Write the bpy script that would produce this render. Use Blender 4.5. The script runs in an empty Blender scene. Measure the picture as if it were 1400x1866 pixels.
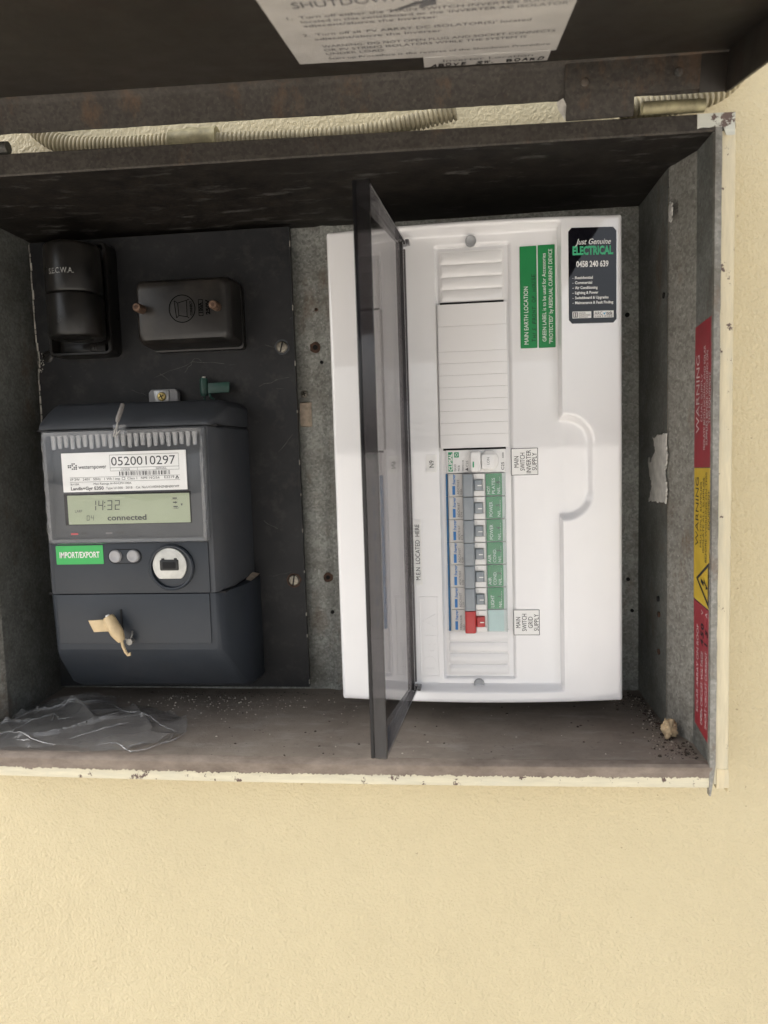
import bpy, bmesh, math, random
from mathutils import Vector, Matrix, noise
random.seed(7)
sc = bpy.context.scene
COL = sc.collection
R = math.radians

# ------------------------------------------------------------------ camera
# all builders below work in millimetres: X right, Y into the wall, Z up; the box front edge is Y = 0
MM = 0.001
cam_d = bpy.data.cameras.new('camera')
cam = bpy.data.objects.new('camera', cam_d); COL.objects.link(cam)
pitch, roll, yaw = R(-5.0), R(1.751), R(6.068)
Rm = Matrix.Rotation(yaw, 3, 'Z') @ Matrix.Rotation(pitch, 3, 'X') @ Matrix.Rotation(roll, 3, 'Y')
rgt, fwd, upv = Rm @ Vector((1, 0, 0)), Rm @ Vector((0, 1, 0)), Rm @ Vector((0, 0, 1))
mw = Matrix((rgt, upv, -fwd)).transposed().to_4x4()
mw.translation = Vector((52.037, -486.638, 39.599)) * MM
cam.matrix_world = mw
cam_d.sensor_fit = 'VERTICAL'; cam_d.sensor_height = 24.0
cam_d.lens = 24.0 * 1300.0 / 1866.0
cam_d.clip_start = 0.01; cam_d.clip_end = 500
cam_d.dof.use_dof = True; cam_d.dof.focus_distance = 0.555; cam_d.dof.aperture_fstop = 5.0
sc.camera = cam

# ------------------------------------------------------------------ world, sun, exposure
SUN_EL, SUN_AZ = R(40), R(-100)          # azimuth from -Y (straight out of the wall), negative towards -X: veiled sun off to the left, along the wall
W = bpy.data.worlds.new('World'); sc.world = W; W.use_nodes = True
wn = W.node_tree; wn.nodes.clear()
sky = wn.nodes.new('ShaderNodeTexSky'); sky.sky_type = 'NISHITA'; sky.sun_disc = False
sdir = Vector((math.sin(SUN_AZ) * math.cos(SUN_EL), -math.cos(SUN_AZ) * math.cos(SUN_EL), math.sin(SUN_EL)))
sky.sun_elevation = SUN_EL; sky.sun_rotation = math.atan2(sdir.x, sdir.y)
sky.air_density = 1.0; sky.dust_density = 6.0; sky.ozone_density = 1.0
hs = wn.nodes.new('ShaderNodeHueSaturation'); hs.inputs['Saturation'].default_value = 0.28
bg = wn.nodes.new('ShaderNodeBackground'); bg.inputs[1].default_value = 0.15
wo = wn.nodes.new('ShaderNodeOutputWorld')
wn.links.new(sky.outputs[0], hs.inputs['Color']); wn.links.new(hs.outputs[0], bg.inputs[0]); wn.links.new(bg.outputs[0], wo.inputs[0])
sl = bpy.data.lights.new('sun', 'SUN'); sl.energy = 1.2; sl.angle = R(25); sl.color = (1, .96, .9)
so = bpy.data.objects.new('sun', sl); COL.objects.link(so)
so.rotation_euler = sdir.to_track_quat('Z', 'Y').to_euler()
vs = sc.view_settings
vs.view_transform = 'Standard'; vs.look = 'None'; vs.exposure = 1.62; vs.gamma = 1; vs.use_curve_mapping = False
sc.cycles.max_bounces = 7; sc.cycles.diffuse_bounces = 3; sc.cycles.glossy_bounces = 4; sc.cycles.transparent_max_bounces = 24; sc.cycles.caustics_reflective = False; sc.cycles.caustics_refractive = False

# ------------------------------------------------------------------ material helpers
MATS = {}
class N:
    def __init__(s, name):
        s.m = bpy.data.materials.new(name); s.m.use_nodes = True
        s.t = s.m.node_tree; s.t.nodes.clear()
        s.out = s.t.nodes.new('ShaderNodeOutputMaterial'); MATS[name] = s.m
        s.pos = s.t.nodes.new('ShaderNodeNewGeometry').outputs['Position']
    def n(s, typ, **kw):
        x = s.t.nodes.new(typ)
        for k, v in kw.items(): setattr(x, k, v)
        return x
    def l(s, a, b): s.t.links.new(a, b)
    def noise(s, scale, detail=4, rough=.55, stretch=None, dist=0):
        x = s.n('ShaderNodeTexNoise'); x.inputs['Scale'].default_value = scale; x.inputs['Detail'].default_value = detail
        x.inputs['Roughness'].default_value = rough; x.inputs['Distortion'].default_value = dist
        if stretch:
            mp = s.n('ShaderNodeMapping'); mp.inputs['Scale'].default_value = stretch; s.l(s.pos, mp.inputs[0]); s.l(mp.outputs[0], x.inputs['Vector'])
        else: s.l(s.pos, x.inputs['Vector'])
        return x.outputs['Fac']
    def voro(s, scale, out='Distance', feature='F1', stretch=None):
        x = s.n('ShaderNodeTexVoronoi', feature=feature); x.inputs['Scale'].default_value = scale
        if stretch:
            mp = s.n('ShaderNodeMapping'); mp.inputs['Scale'].default_value = stretch; s.l(s.pos, mp.inputs[0]); s.l(mp.outputs[0], x.inputs['Vector'])
        else: s.l(s.pos, x.inputs['Vector'])
        return x.outputs[out]
    def ramp(s, fac, stops):
        x = s.n('ShaderNodeValToRGB'); e = x.color_ramp.elements
        while len(e) < len(stops): e.new(.5)
        for i, (p, c) in enumerate(stops):
            e[i].position = p; e[i].color = (c, c, c, 1) if isinstance(c, (int, float)) else (*c, 1)
        s.l(fac, x.inputs[0]); return x.outputs[0]
    def mix(s, fac, a, b, mode='MIX'):
        x = s.n('ShaderNodeMix', data_type='RGBA', blend_type=mode)
        for v, i in ((fac, 0), (a, 6), (b, 7)):
            if hasattr(v, 'is_linked'): s.l(v, x.inputs[i])
            elif i == 0: x.inputs[0].default_value = v
            else: x.inputs[i].default_value = (*v, 1)
        return x.outputs[2]
    def math(s, op, a, b=0.0):
        x = s.n('ShaderNodeMath', operation=op)
        for v, i in ((a, 0), (b, 1)):
            if hasattr(v, 'is_linked'): s.l(v, x.inputs[i])
            else: x.inputs[i].default_value = v
        return x.outputs[0]
    def bump(s, h, strength=.3, dist=.001, prev=None):
        x = s.n('ShaderNodeBump'); x.inputs['Strength'].default_value = strength; x.inputs['Distance'].default_value = dist
        s.l(h, x.inputs['Height'])
        if prev: s.l(prev, x.inputs['Normal'])
        return x.outputs[0]
    def bsdf(s, col, rough=.5, metal=0., normal=None, spec=None, coat=0):
        b = s.n('ShaderNodeBsdfPrincipled')
        for v, k in ((col, 'Base Color'), (rough, 'Roughness'), (metal, 'Metallic')):
            if hasattr(v, 'is_linked'): s.l(v, b.inputs[k])
            elif k == 'Base Color': b.inputs[k].default_value = (*v, 1)
            else: b.inputs[k].default_value = v
        if normal: s.l(normal, b.inputs['Normal'])
        if spec is not None: b.inputs['Specular IOR Level'].default_value = spec
        if coat: b.inputs['Coat Weight'].default_value = coat; b.inputs['Coat Roughness'].default_value = .05
        s.l(b.outputs[0], s.out.inputs[0]); return b

def plain(name, col, rough=.5, metal=0., var=.08, scale=60, bump=0., bscale=900, spec=None, dirt=0., rn=.14):
    k = N(name)
    d = tuple(c * (1 - var) for c in col); u = tuple(min(1, c * (1 + var)) for c in col)
    c = k.mix(k.ramp(k.noise(scale, 5), [(.35, 0), (.65, 1)]), d, u)
    if dirt:
        c = k.mix(k.math('MULTIPLY', k.ramp(k.noise(scale * .35, 8, .7), [(.5, 0), (.75, 1)]), dirt), c, (.16, .13, .10))
    nm = k.bump(k.noise(bscale, 2), bump, .0004) if bump else None
    r = k.math('ADD', k.math('MULTIPLY', k.noise(scale * 2, 4), rn), rough - rn / 2)
    k.bsdf(c, r, metal, nm, spec); return k.m

# wall: painted textured render
k = N('wall_render')
n1 = k.noise(42, 3, .55); n2 = k.noise(210, 2, .45); n3 = k.noise(430, 2, .5)
v1 = k.voro(150, feature='SMOOTH_F1')
col = k.mix(k.ramp(k.noise(7, 4), [(.3, 0), (.7, 1)]), (.57, .49, .312), (.595, .515, .332))
col = k.mix(k.ramp(k.noise(55, 6, .65), [(.3, .35), (.55, 0)]), col, (.552, .472, .298))
col = k.mix(k.math('MULTIPLY', k.ramp(k.noise(260, 2), [(.735, 0), (.76, 1)]), .5), col, (.25, .19, .12))
h = k.math('ADD', k.math('MULTIPLY', k.noise(420, 2, .45), .5), k.math('ADD', k.math('MULTIPLY', k.noise(170, 2, .5), .42), k.math('MULTIPLY', k.noise(900, 2, .5), .14)))
h = k.math('ADD', h, k.math('MULTIPLY', k.noise(20, 3, .5), 1.2))
nm = k.bump(h, .75, .0028)
k.bsdf(col, .50, 0, nm, .35)

def galvanised(name, lo, hi, rust=.25, metal=.55, rough=.5, grime=.5):
    k = N(name)
    cell = k.n('ShaderNodeSeparateColor'); k.l(k.voro(520, 'Color'), cell.inputs[0])
    f = k.math('ADD', k.math('MULTIPLY', cell.outputs[0], .35), k.math('MULTIPLY', k.noise(210, 6, .72), .75))
    c = k.mix(k.ramp(f, [(.3, 0), (.75, 1)]), lo, hi)
    c = k.mix(k.math('MULTIPLY', k.ramp(k.noise(26, 7, .7), [(.42, 0), (.66, 1)]), grime), c, (lo[0] * .50, lo[1] * .43, lo[2] * .35))
    c = k.mix(k.math('MULTIPLY', k.ramp(k.noise(420, 3, .6), [(.60, 0), (.72, 1)]), .35), c, tuple(min(1, x * 1.7) for x in hi))
    c = k.mix(k.math('MULTIPLY', k.ramp(k.noise(17, 8, .75, stretch=(1.6, 1.6, .8)), [(.55, 0), (.72, 1)]), rust), c, (.16, .085, .04))
    nm = k.bump(k.noise(500, 4, .6), .25, .0005)
    k.bsdf(c, k.math('ADD', k.math('MULTIPLY', f, .3), rough - .12), metal, nm)
    return k.m
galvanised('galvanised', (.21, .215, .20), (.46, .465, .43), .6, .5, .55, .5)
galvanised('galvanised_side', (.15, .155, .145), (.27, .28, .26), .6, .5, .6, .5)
galvanised('galvanised_strip', (.19, .185, .165), (.37, .365, .33), .75, .45, .62, .35)
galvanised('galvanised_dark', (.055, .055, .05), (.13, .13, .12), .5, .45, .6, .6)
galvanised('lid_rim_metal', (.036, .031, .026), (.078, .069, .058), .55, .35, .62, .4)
galvanised('edge_metal', (.20, .20, .18), (.34, .33, .30), .8, .3, .6, .6)

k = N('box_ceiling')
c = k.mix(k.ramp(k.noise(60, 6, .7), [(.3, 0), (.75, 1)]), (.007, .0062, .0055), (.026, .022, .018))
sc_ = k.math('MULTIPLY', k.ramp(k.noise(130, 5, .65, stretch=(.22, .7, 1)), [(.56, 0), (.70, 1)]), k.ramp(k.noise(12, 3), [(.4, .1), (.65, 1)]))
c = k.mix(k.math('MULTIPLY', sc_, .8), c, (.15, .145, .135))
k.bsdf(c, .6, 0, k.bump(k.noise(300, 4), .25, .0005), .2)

# lid inner face: brown-grey, patchy
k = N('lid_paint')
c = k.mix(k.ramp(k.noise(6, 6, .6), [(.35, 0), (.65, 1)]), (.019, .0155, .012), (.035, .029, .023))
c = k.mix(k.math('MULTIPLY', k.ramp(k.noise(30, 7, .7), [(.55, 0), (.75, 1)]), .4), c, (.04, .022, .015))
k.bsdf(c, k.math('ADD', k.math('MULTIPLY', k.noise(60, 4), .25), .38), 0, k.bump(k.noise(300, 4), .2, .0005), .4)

# floor of the box: dusty brown-grey
k = N('dusty_floor')
c = k.mix(k.ramp(k.noise(16, 8, .65), [(.3, 0), (.7, 1)]), (.19, .158, .131), (.31, .265, .22))
c = k.mix(k.math('MULTIPLY', k.ramp(k.noise(90, 6, .7, stretch=(.35, 1, 1)), [(.52, 0), (.72, 1)]), .5), c, (.38, .35, .31))
c = k.mix(k.math('MULTIPLY', k.ramp(k.noise(240, 4, .7), [(.62, 0), (.72, 1)]), .6), c, (.11, .09, .075))
k.bsdf(c, .72, 0, k.bump(k.noise(420, 5, .7), .35, .0007), .25)

# rim ledge: bare brown-grey metal with flakes
k = N('ledge_rust')
c = k.mix(k.ramp(k.noise(60, 8, .7, stretch=(.5, 1, 1)), [(.3, 0), (.7, 1)]), (.145, .115, .094), (.30, .25, .205))
k.bsdf(c, .75, 0, k.bump(k.noise(260, 6, .7), .5, .0009), .2)

# cream paint brushed over metal, chipped to primer / brown along its inner edge
def chipped(name, along, lvl, base=(.68, .63, .47)):
    k = N(name)
    st = (.12, 1, 1) if along == 'X' else (1, 1, .12)
    c = k.mix(k.ramp(k.noise(330, 4, .6, stretch=st), [(.3, 0), (.7, 1)]), tuple(x * .82 for x in base), base)
    c = k.mix(k.math('MULTIPLY', k.ramp(k.noise(45, 6, .7, stretch=(.4, 1, 1) if along == 'X' else (1, 1, .4)), [(.5, 0), (.68, 1)]), .45), c, (.50, .49, .40))
    chip = k.ramp(k.noise(75, 9, .72), [(lvl, 0), (lvl + .012, 1)])
    c = k.mix(chip, c, (.13, .09, .075))
    hh = k.math('SUBTRACT', k.math('MULTIPLY', k.noise(400, 3, .6, stretch=st), .5), chip)
    k.bsdf(c, .55, 0, k.bump(hh, .4, .0008), .35)
chipped('cream_paint_across', 'X', .595)
chipped('cream_paint_upright', 'Z', .61, (.66, .585, .41))
chipped('caulk', 'Z', .9, (.73, .62, .40))
chipped('flaking_corner', 'X', .52, (.62, .62, .54))

# black mounting board with fine scratches
k = N('black_board')
c = k.mix(k.ramp(k.noise(22, 7, .65), [(.3, 0), (.7, 1)]), (.011, .0115, .013), (.022, .0225, .024))
scr = k.ramp(k.noise(160, 5, .6, stretch=(.25, 1, 1), dist=2.0), [(.705, 0), (.73, 1)])
c = k.mix(k.math('MULTIPLY', scr, .35), c, (.16, .155, .15))
c = k.mix(k.math('MULTIPLY', k.ramp(k.noise(60, 8, .75), [(.52, 0), (.8, 1)]), .45), c, (.085, .08, .074))
k.bsdf(c, k.math('ADD', k.math('MULTIPLY', k.noise(40, 5), .25), .36), 0, k.bump(k.noise(300, 4), .12, .0004), .28)

plain('scratch_grey', (.075, .072, .068), .7, var=.5, scale=200)
plain('board_chip', (.40, .38, .34), .8, var=.3, scale=200)
plain('bakelite', (.0085, .008, .0075), .30, var=.35, scale=50, bump=.08, bscale=700, dirt=.10, spec=.4)
plain('bakelite_cover', (.0145, .0135, .0125), .34, var=.3, scale=40, bump=.1, bscale=600, dirt=.2, spec=.45)
plain('bakelite_print', (.002, .002, .002), .9, spec=.1)
plain('faded_print', (.20, .20, .19), .7, var=.4, scale=500)
plain('brass_aged', (.15, .095, .065), .5, .6, var=.35, scale=300)
plain('brass', (.55, .42, .16), .38, .85, var=.2, scale=300)
plain('zinc_screw', (.24, .22, .18), .4, .8, var=.3, scale=400)
plain('nickel', (.46, .46, .45), .36, .5, var=.12, scale=300)
plain('rust', (.075, .04, .025), .85, var=.4, scale=300)
plain('hole_black', (.006, .006, .006), .9, var=0)
plain('meter_shell', (.042, .047, .055), .58, var=.08, scale=30, bump=.7, bscale=1500, dirt=.12)
plain('meter_terminal_cover', (.018, .024, .033), .55, var=.08, scale=30, bump=.5, bscale=1500, dirt=.06)
plain('meter_panel', (.018, .024, .033), .42, var=.06, scale=30, dirt=.06)
plain('meter_inner', (.040, .045, .052), .45, var=.05)
plain('seam', (.004, .004, .005), .8, var=0)
plain('paper_white', (.84, .84, .82), .45, var=.02)
plain('print_black', (.018, .018, .02), .5, var=0)
plain('print_grey', (.13, .13, .135), .5, var=0)
plain('print_white', (.80, .80, .78), .45, var=.02)
plain('print_red', (.45, .04, .05), .5, var=0)
plain('lcd_glass', (.34, .39, .265), .25, var=.03, scale=20)
plain('lcd_print', (.035, .038, .035), .4, var=0)
plain('label_green_bright', (.04, .42, .10), .35, var=.03)
plain('label_green', (.010, .215, .06), .38, var=.05, scale=40)
plain('handwriting', (.012, .03, .02), .6, var=0)
plain('marker_black', (.01, .01, .012), .5, var=0)
plain('button_grey', (.33, .33, .34), .45, var=.05)
plain('steel_bright', (.52, .52, .49), .42, .25, var=.15, scale=90, dirt=.2)
plain('socket_black', (.01, .01, .011), .3, var=.1)
plain('tape_grey', (.20, .19, .18), .6, var=.1)
plain('seal_green', (.022, .075, .058), .42, var=.15, scale=200)
plain('seal_cream', (.56, .43, .25), .42, var=.1, scale=150)
plain('seal_wire', (.30, .29, .27), .4, .6, var=.2, scale=300)
plain('cardboard', (.50, .41, .32), .8, var=.2, scale=200)
plain('white_plastic', (.815, .815, .82), .035, var=.008, scale=12, spec=1.0, rn=.02)
plain('white_filler', (.80, .795, .79), .16, var=.006, scale=30, spec=.6, rn=.03)
plain('breaker_white', (.76, .755, .74), .33, var=.02, scale=40)
plain('breaker_face', (.63, .625, .605), .36, var=.03, scale=40)
plain('breaker_bright', (.80, .80, .79), .28, var=.02, scale=40)
plain('breaker_grey', (.26, .29, .315), .36, var=.05, scale=50)
plain('breaker_red', (.46, .045, .045), .36, var=.06, scale=50)
plain('breaker_blue', (.012, .13, .30), .42, var=.2, scale=120)
plain('logo_blue', (.015, .17, .48), .4, var=.03)
plain('logo_green', (.01, .28, .12), .4, var=.03)
plain('insert_pale', (.50, .62, .60), .35, var=.05, scale=60)
plain('screw_cap_grey', (.33, .34, .35), .3, var=.1, scale=100)
plain('sticker_black', (.006, .006, .009), .03, var=.1, bump=.04, bscale=300, rn=.02)
plain('sticker_green', (.05, .42, .20), .35, var=.05)
plain('sign_red', (.30, .028, .04), .42, var=.1, scale=60, dirt=.08)
plain('sign_yellow', (.60, .42, .035), .42, var=.1, scale=60, dirt=.1)
plain('sign_print_white', (.62, .56, .55), .5, var=.1)
plain('torn_paper', (.62, .61, .57), .8, var=.15, scale=130, dirt=.25)
plain('lid_label', (.50, .48, .455), .5, var=.08, scale=30, dirt=.12)
plain('conduit_cream', (.44, .39, .265), .5, var=.12, scale=60, dirt=.35)
plain('conduit_rib_shade', (.5, .44, .3), .6, var=.1)
plain('hinge_barrel', (.30, .27, .16), .55, .3, var=.3, scale=120, dirt=.5)
plain('grit_white', (.48, .43, .36), .85, var=.35, scale=700)
plain('grit_dark', (.055, .04, .03), .9, var=.4, scale=700)
plain('plaster', (.55, .42, .26), .85, var=.3, scale=120, bump=.8, bscale=500)
plain('ground_paving', (.50, .47, .43), .85, var=.15, scale=3)
plain('blue_cyan', (.03, .35, .55), .4, var=0)

def film(name, tint, rough=.05, boost=1.0, ior=1.5, haze=0.0, hazecol=(.8, .8, .8), bump=0):
    k = N(name)
    tr = k.n('ShaderNodeBsdfTransparent'); tr.inputs[0].default_value = (*tint, 1)
    gl = k.n('ShaderNodeBsdfGlossy'); gl.inputs['Roughness'].default_value = rough
    lw = k.n('ShaderNodeLayerWeight'); lw.inputs[0].default_value = .5
    if bump:
        nm = k.bump(k.noise(90, 4, .6), bump, .002); k.l(nm, gl.inputs['Normal']); k.l(nm, lw.inputs['Normal'])
    f0 = ((ior - 1) / (ior + 1)) ** 2
    f = k.math('MULTIPLY_ADD', k.math('POWER', lw.outputs['Facing'], 5.0), 1 - f0)
    f.node.inputs[2].default_value = f0
    f = k.math('MINIMUM', k.math('MULTIPLY', f, boost), 1.0)
    base = tr.outputs[0]
    if haze:
        df = k.n('ShaderNodeBsdfDiffuse'); df.inputs[0].default_value = (*hazecol, 1)
        m0 = k.n('ShaderNodeMixShader'); m0.inputs[0].default_value = haze
        k.l(base, m0.inputs[1]); k.l(df.outputs[0], m0.inputs[2]); base = m0.outputs[0]
    mx = k.n('ShaderNodeMixShader'); k.l(f, mx.inputs[0]); k.l(base, mx.inputs[1]); k.l(gl.outputs[0], mx.inputs[2])
    k.l(mx.outputs[0], k.out.inputs[0]); return k.m
film('smoked_plastic', (.62, .605, .61), .035, 1.3, 1.45, .05, (.10, .095, .10))
film('smoked_rim', (.40, .39, .40), .05, 1.7, 1.45, .10, (.04, .038, .042))
film('smoked_edge', (.06, .06, .065), .08, 1.0, 1.45, .5, (.012, .012, .014))
film('clear_window', (.985, .987, .99), .03, 1.1, 1.45, .01)
film('clear_edge', (.93, .94, .95), .08, 1.8, 1.5, .04)
film('clear_rib_glare', (.90, .91, .92), .12, 2.5, 1.5, .20, (.85, .85, .85))  # white haze stands in for glare at the top of the window
film('bag_film', (.99, .99, .99), .09, 1.3, 1.5, .07, (.9, .9, .89), .35)
film('bag_crease_highlight', (.97, .97, .97), .10, 2.2, 1.5, .22, (.9, .9, .89))  # whitish haze: highlights on the folds put into the colour
film('breaker_window', (.95, .98, .985), .06, 1.0, 1.5, .02, (.55, .75, .78))

# ------------------------------------------------------------------ geometry helpers (millimetres)
ORG = {}
def empty(name, loc, label, cat, group=None):
    o = bpy.data.objects.new(name, None); COL.objects.link(o); o.empty_display_size = .02
    o.location = Vector(loc) * MM; ORG[o.name] = Vector(loc)
    o['label'] = label; o['category'] = cat
    if group: o['group'] = group
    return o
def rrect(x0, x1, z0, z1, r, n=5):
    p = []
    for cx, cz, a in ((x1 - r, z1 - r, 0), (x0 + r, z1 - r, 90), (x0 + r, z0 + r, 180), (x1 - r, z0 + r, 270)):
        for i in range(n + 1):
            t = R(a + 90 * i / n); p.append((cx + r * math.cos(t), cz + r * math.sin(t)))
    return p
class G:
    def __init__(s): s.v = []; s.f = []
    def add(s, vs, fs):
        b = len(s.v); s.v += [tuple(q) for q in vs]; s.f += [tuple(i + b for i in f) for f in fs]; return s
    def box(s, x0, x1, y0, y1, z0, z1):
        return s.add([(x, y, z) for z in (z0, z1) for y in (y0, y1) for x in (x0, x1)],
                     [(0, 2, 3, 1), (4, 5, 7, 6), (0, 1, 5, 4), (2, 6, 7, 3), (0, 4, 6, 2), (1, 3, 7, 5)])
    def loft(s, secs, cap0=True, cap1=True):
        n = len(secs[0]); vs = [p for q in secs for p in q]; fs = []
        for k in range(len(secs) - 1):
            for i in range(n):
                j = (i + 1) % n; fs.append((k * n + i, k * n + j, (k + 1) * n + j, (k + 1) * n + i))
        if cap0: fs.append(tuple(range(n))[::-1])
        if cap1: fs.append(tuple((len(secs) - 1) * n + i for i in range(n)))
        return s.add(vs, fs)
    def yloft(s, secs, n=5):       # secs: (y, x0, x1, z0, z1, r), front last
        return s.loft([[(x, y, z) for x, z in rrect(x0, x1, z0, z1, r, n)][::-1] for y, x0, x1, z0, z1, r in secs])
    def tube(s, path, rad, n=10, caps=True):
        path = [Vector(p) for p in path]; secs = []; up = None
        for i, p in enumerate(path):
            t = (path[min(i + 1, len(path) - 1)] - path[max(i - 1, 0)]).normalized()
            if up is None: up = t.orthogonal().normalized()
            up = (up - t * up.dot(t)).normalized(); sd = t.cross(up)
            r = rad[i] if isinstance(rad, (list, tuple)) else rad
            secs.append([p + (up * math.cos(2 * math.pi * k / n) + sd * math.sin(2 * math.pi * k / n)) * r for k in range(n)])
        return s.loft(secs, caps, caps)
    def prism(s, pts, f0, f1):     # pts 2-D, f0/f1 map to 3-D
        return s.loft([[f0(*p) for p in pts], [f1(*p) for p in pts]])
def root_of(o):
    while o.parent: o = o.parent
    return o
def make(name, g, mat, parent=None, bevel=0., seg=2, ang=32, smooth=True, kind=None, org=None, recalc=True):
    me = bpy.data.meshes.new(name)
    o0 = Vector((0, 0, 0))
    if parent is not None: o0 = ORG.get(root_of(parent).name, o0)
    elif org: o0 = Vector(org)
    me.from_pydata([((Vector(p) - o0) * MM)[:] for p in g.v], [], g.f)
    bm = bmesh.new(); bm.from_mesh(me)
    if recalc: bmesh.ops.recalc_face_normals(bm, faces=bm.faces)
    if bevel:
        es = [e for e in bm.edges if len(e.link_faces) == 2 and e.calc_face_angle(0) > R(30)]
        bmesh.ops.bevel(bm, geom=es, offset=bevel * MM, segments=seg, affect='EDGES', profile=.5, clamp_overlap=True)
    bm.to_mesh(me); bm.free()
    if smooth:
        me.polygons.foreach_set('use_smooth', [True] * len(me.polygons)); me.set_sharp_from_angle(angle=R(ang))
    me.materials.append(MATS[mat])
    o = bpy.data.objects.new(name, me); COL.objects.link(o)
    if parent is not None: o.parent = parent
    else:
        o.location = o0 * MM; ORG[o.name] = o0
    if kind: o['kind'] = kind
    return o
def tag(o, label, cat, group=None):
    o['label'] = label; o['category'] = cat
    if group: o['group'] = group
    return o
def plate(name, x0, x1, z0, z1, y, th, mat, parent, r=.6, bevel=0):
    g = G(); g.yloft([(y + th, x0, x1, z0, z1, r), (y, x0, x1, z0, z1, r)], 4)
    return make(name, g, mat, parent, bevel)
def screw(name, x, y, z, r, parent, mat, slot='cross', h=1.6, axis='Y', ang=20, top=False):
    g = G()
    secs = []
    for rr, d in ((r, 0), (r, h * .45), (r * .82, h * .85), (r * .45, h)):
        secs.append([(x + rr * math.cos(2 * math.pi * i / 18), y - d, z + rr * math.sin(2 * math.pi * i / 18)) for i in range(18)])
    g.loft(secs); o = make(name, g, mat, parent)
    g = G(); a = R(ang); w = r * .13
    for k in ((0, 1) if slot == 'cross' else (0,)):
        ca, sa = math.cos(a + k * math.pi / 2), math.sin(a + k * math.pi / 2); L = r * (.62 if slot == 'cross' else .9)
        pts = [(x + ca * L * i - sa * w * j, z + sa * L * i + ca * w * j) for i, j in ((-1, -1), (1, -1), (1, 1), (-1, 1))]
        g.prism(pts, lambda px, pz: (px, y - h * .5, pz), lambda px, pz: (px, y - h - .06 - .02 * k, pz))
    make('screw_slot', g, 'hole_black', o, smooth=False)
    return o

# ---- lettering: flat print laid on a plane frame (O, u, v); lines = (text, a, b, w, h, opts)
_hcap = None
_cache = {}
def glyphs(s, bold, shear):
    key = (s, bold, shear)
    if key not in _cache:
        cu = bpy.data.curves.new('t', 'FONT'); cu.body = s; cu.size = 1; cu.resolution_u = 3; cu.offset = bold; cu.shear = shear; cu.fill_mode = 'FRONT'
        ob = bpy.data.objects.new('t', cu)
        me = bpy.data.meshes.new_from_object(ob)
        _cache[key] = ([tuple(v.co) for v in me.vertices], [tuple(p.vertices) for p in me.polygons])
        bpy.data.meshes.remove(me); bpy.data.objects.remove(ob); bpy.data.curves.remove(cu)
    return _cache[key]
def cap():
    global _hcap
    if _hcap is None: _hcap = max(v[1] for v in glyphs('H', 0, 0)[0])
    return _hcap
def put_text(g, fr, s, a, b, w, h, al='L', bold=0., shear=0., hand=False, lift=.18):
    O, u, v = fr; O, u, v = Vector(O), Vector(u), Vector(v); n = u.cross(v)
    if hand:
        rnd = random.Random(s); x = 0.; adv = (w / max(1, len(s)))
        for ch in s:
            if ch != ' ': 
                vs, fs = glyphs(ch, bold, .12 + rnd.uniform(-.1, .15))
                if vs:
                    x0 = min(q[0] for q in vs); x1 = max(q[0] for q in vs); t = rnd.uniform(-.12, .12); sy = h / cap() * rnd.uniform(.85, 1.12)
                    sx = adv * .82 / max(.25, x1 - x0) if x1 - x0 > .3 else adv * .3 / .2
                    dz = rnd.uniform(-.06, .06) * h
                    g.add([O + u * (a + x + (q[0] - x0) * sx - t * q[1] * sy) + v * (b + dz + q[1] * sy + t * (q[0] - x0) * sx) + n * lift for q in vs], fs)
            x += adv
        return
    vs, fs = glyphs(s, bold, shear)
    if not vs: return
    x0 = min(q[0] for q in vs); x1 = max(q[0] for q in vs); sy = h / cap(); sx = w / (x1 - x0) if w else sy
    ww = (x1 - x0) * sx; off = {'L': 0, 'C': -ww / 2, 'R': -ww}[al]
    g.add([O + u * (a + off + (q[0] - x0) * sx) + v * (b + q[1] * sy) + n * lift for q in vs], fs)
def lettering(parent, mat, fr, lines, name='lettering'):
    g = G()
    for L in lines:
        o = L[5] if len(L) > 5 else {}
        put_text(g, fr, *L[:5], **o)
    return make(name, g, mat, parent, smooth=False, recalc=False)
def fr_front(y): return ((0, y, 0), (1, 0, 0), (0, 0, 1))
def fr_up(y): return ((0, y, 0), (0, 0, 1), (-1, 0, 0))        # reads bottom to top on a front-facing plane: a = z, b = -x

# slight sag of the top of the box and its lid: height added at a given x
def sag(x): return -(x + 20) * .0195


# ================================================================== SETTING
g = G(); g.add([(-300000, -300000, -1250), (300000, -300000, -1250), (300000, 300000, -1250), (-300000, 300000, -1250)], [(0, 1, 2, 3)])
make('ground', g, 'ground_paving', kind='structure', smooth=False)

WY = 38.0        # face of the rendered wall
BX0, BX1, BZ0, BZ1 = -352.0, 229.5, -197.0, 243.0      # opening in the wall
g = G()
g.box(-2600, BX0, WY, 200, -1255, 1450); g.box(BX1, 2400, WY, 200, -1255, 1450)
g.box(BX0, BX1, WY, 200, -1255, BZ0); g.box(BX0, BX1, WY, 200, BZ1, 1450); g.box(-2600, 2400, 200, 300, -1255, 1450)
tag(make('house_wall', g, 'wall_render', smooth=False), 'cream painted wall of textured render around the recessed meter box', 'wall')

# ================================================================== METER BOX
XL, XR, ZB, ZT, YB = -331.0, 206.5, -180.0, 235.0, 150.0
box = empty('meter_box', (-60, 75, -180), 'old galvanised steel meter box set into the cream wall', 'meter box')
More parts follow.
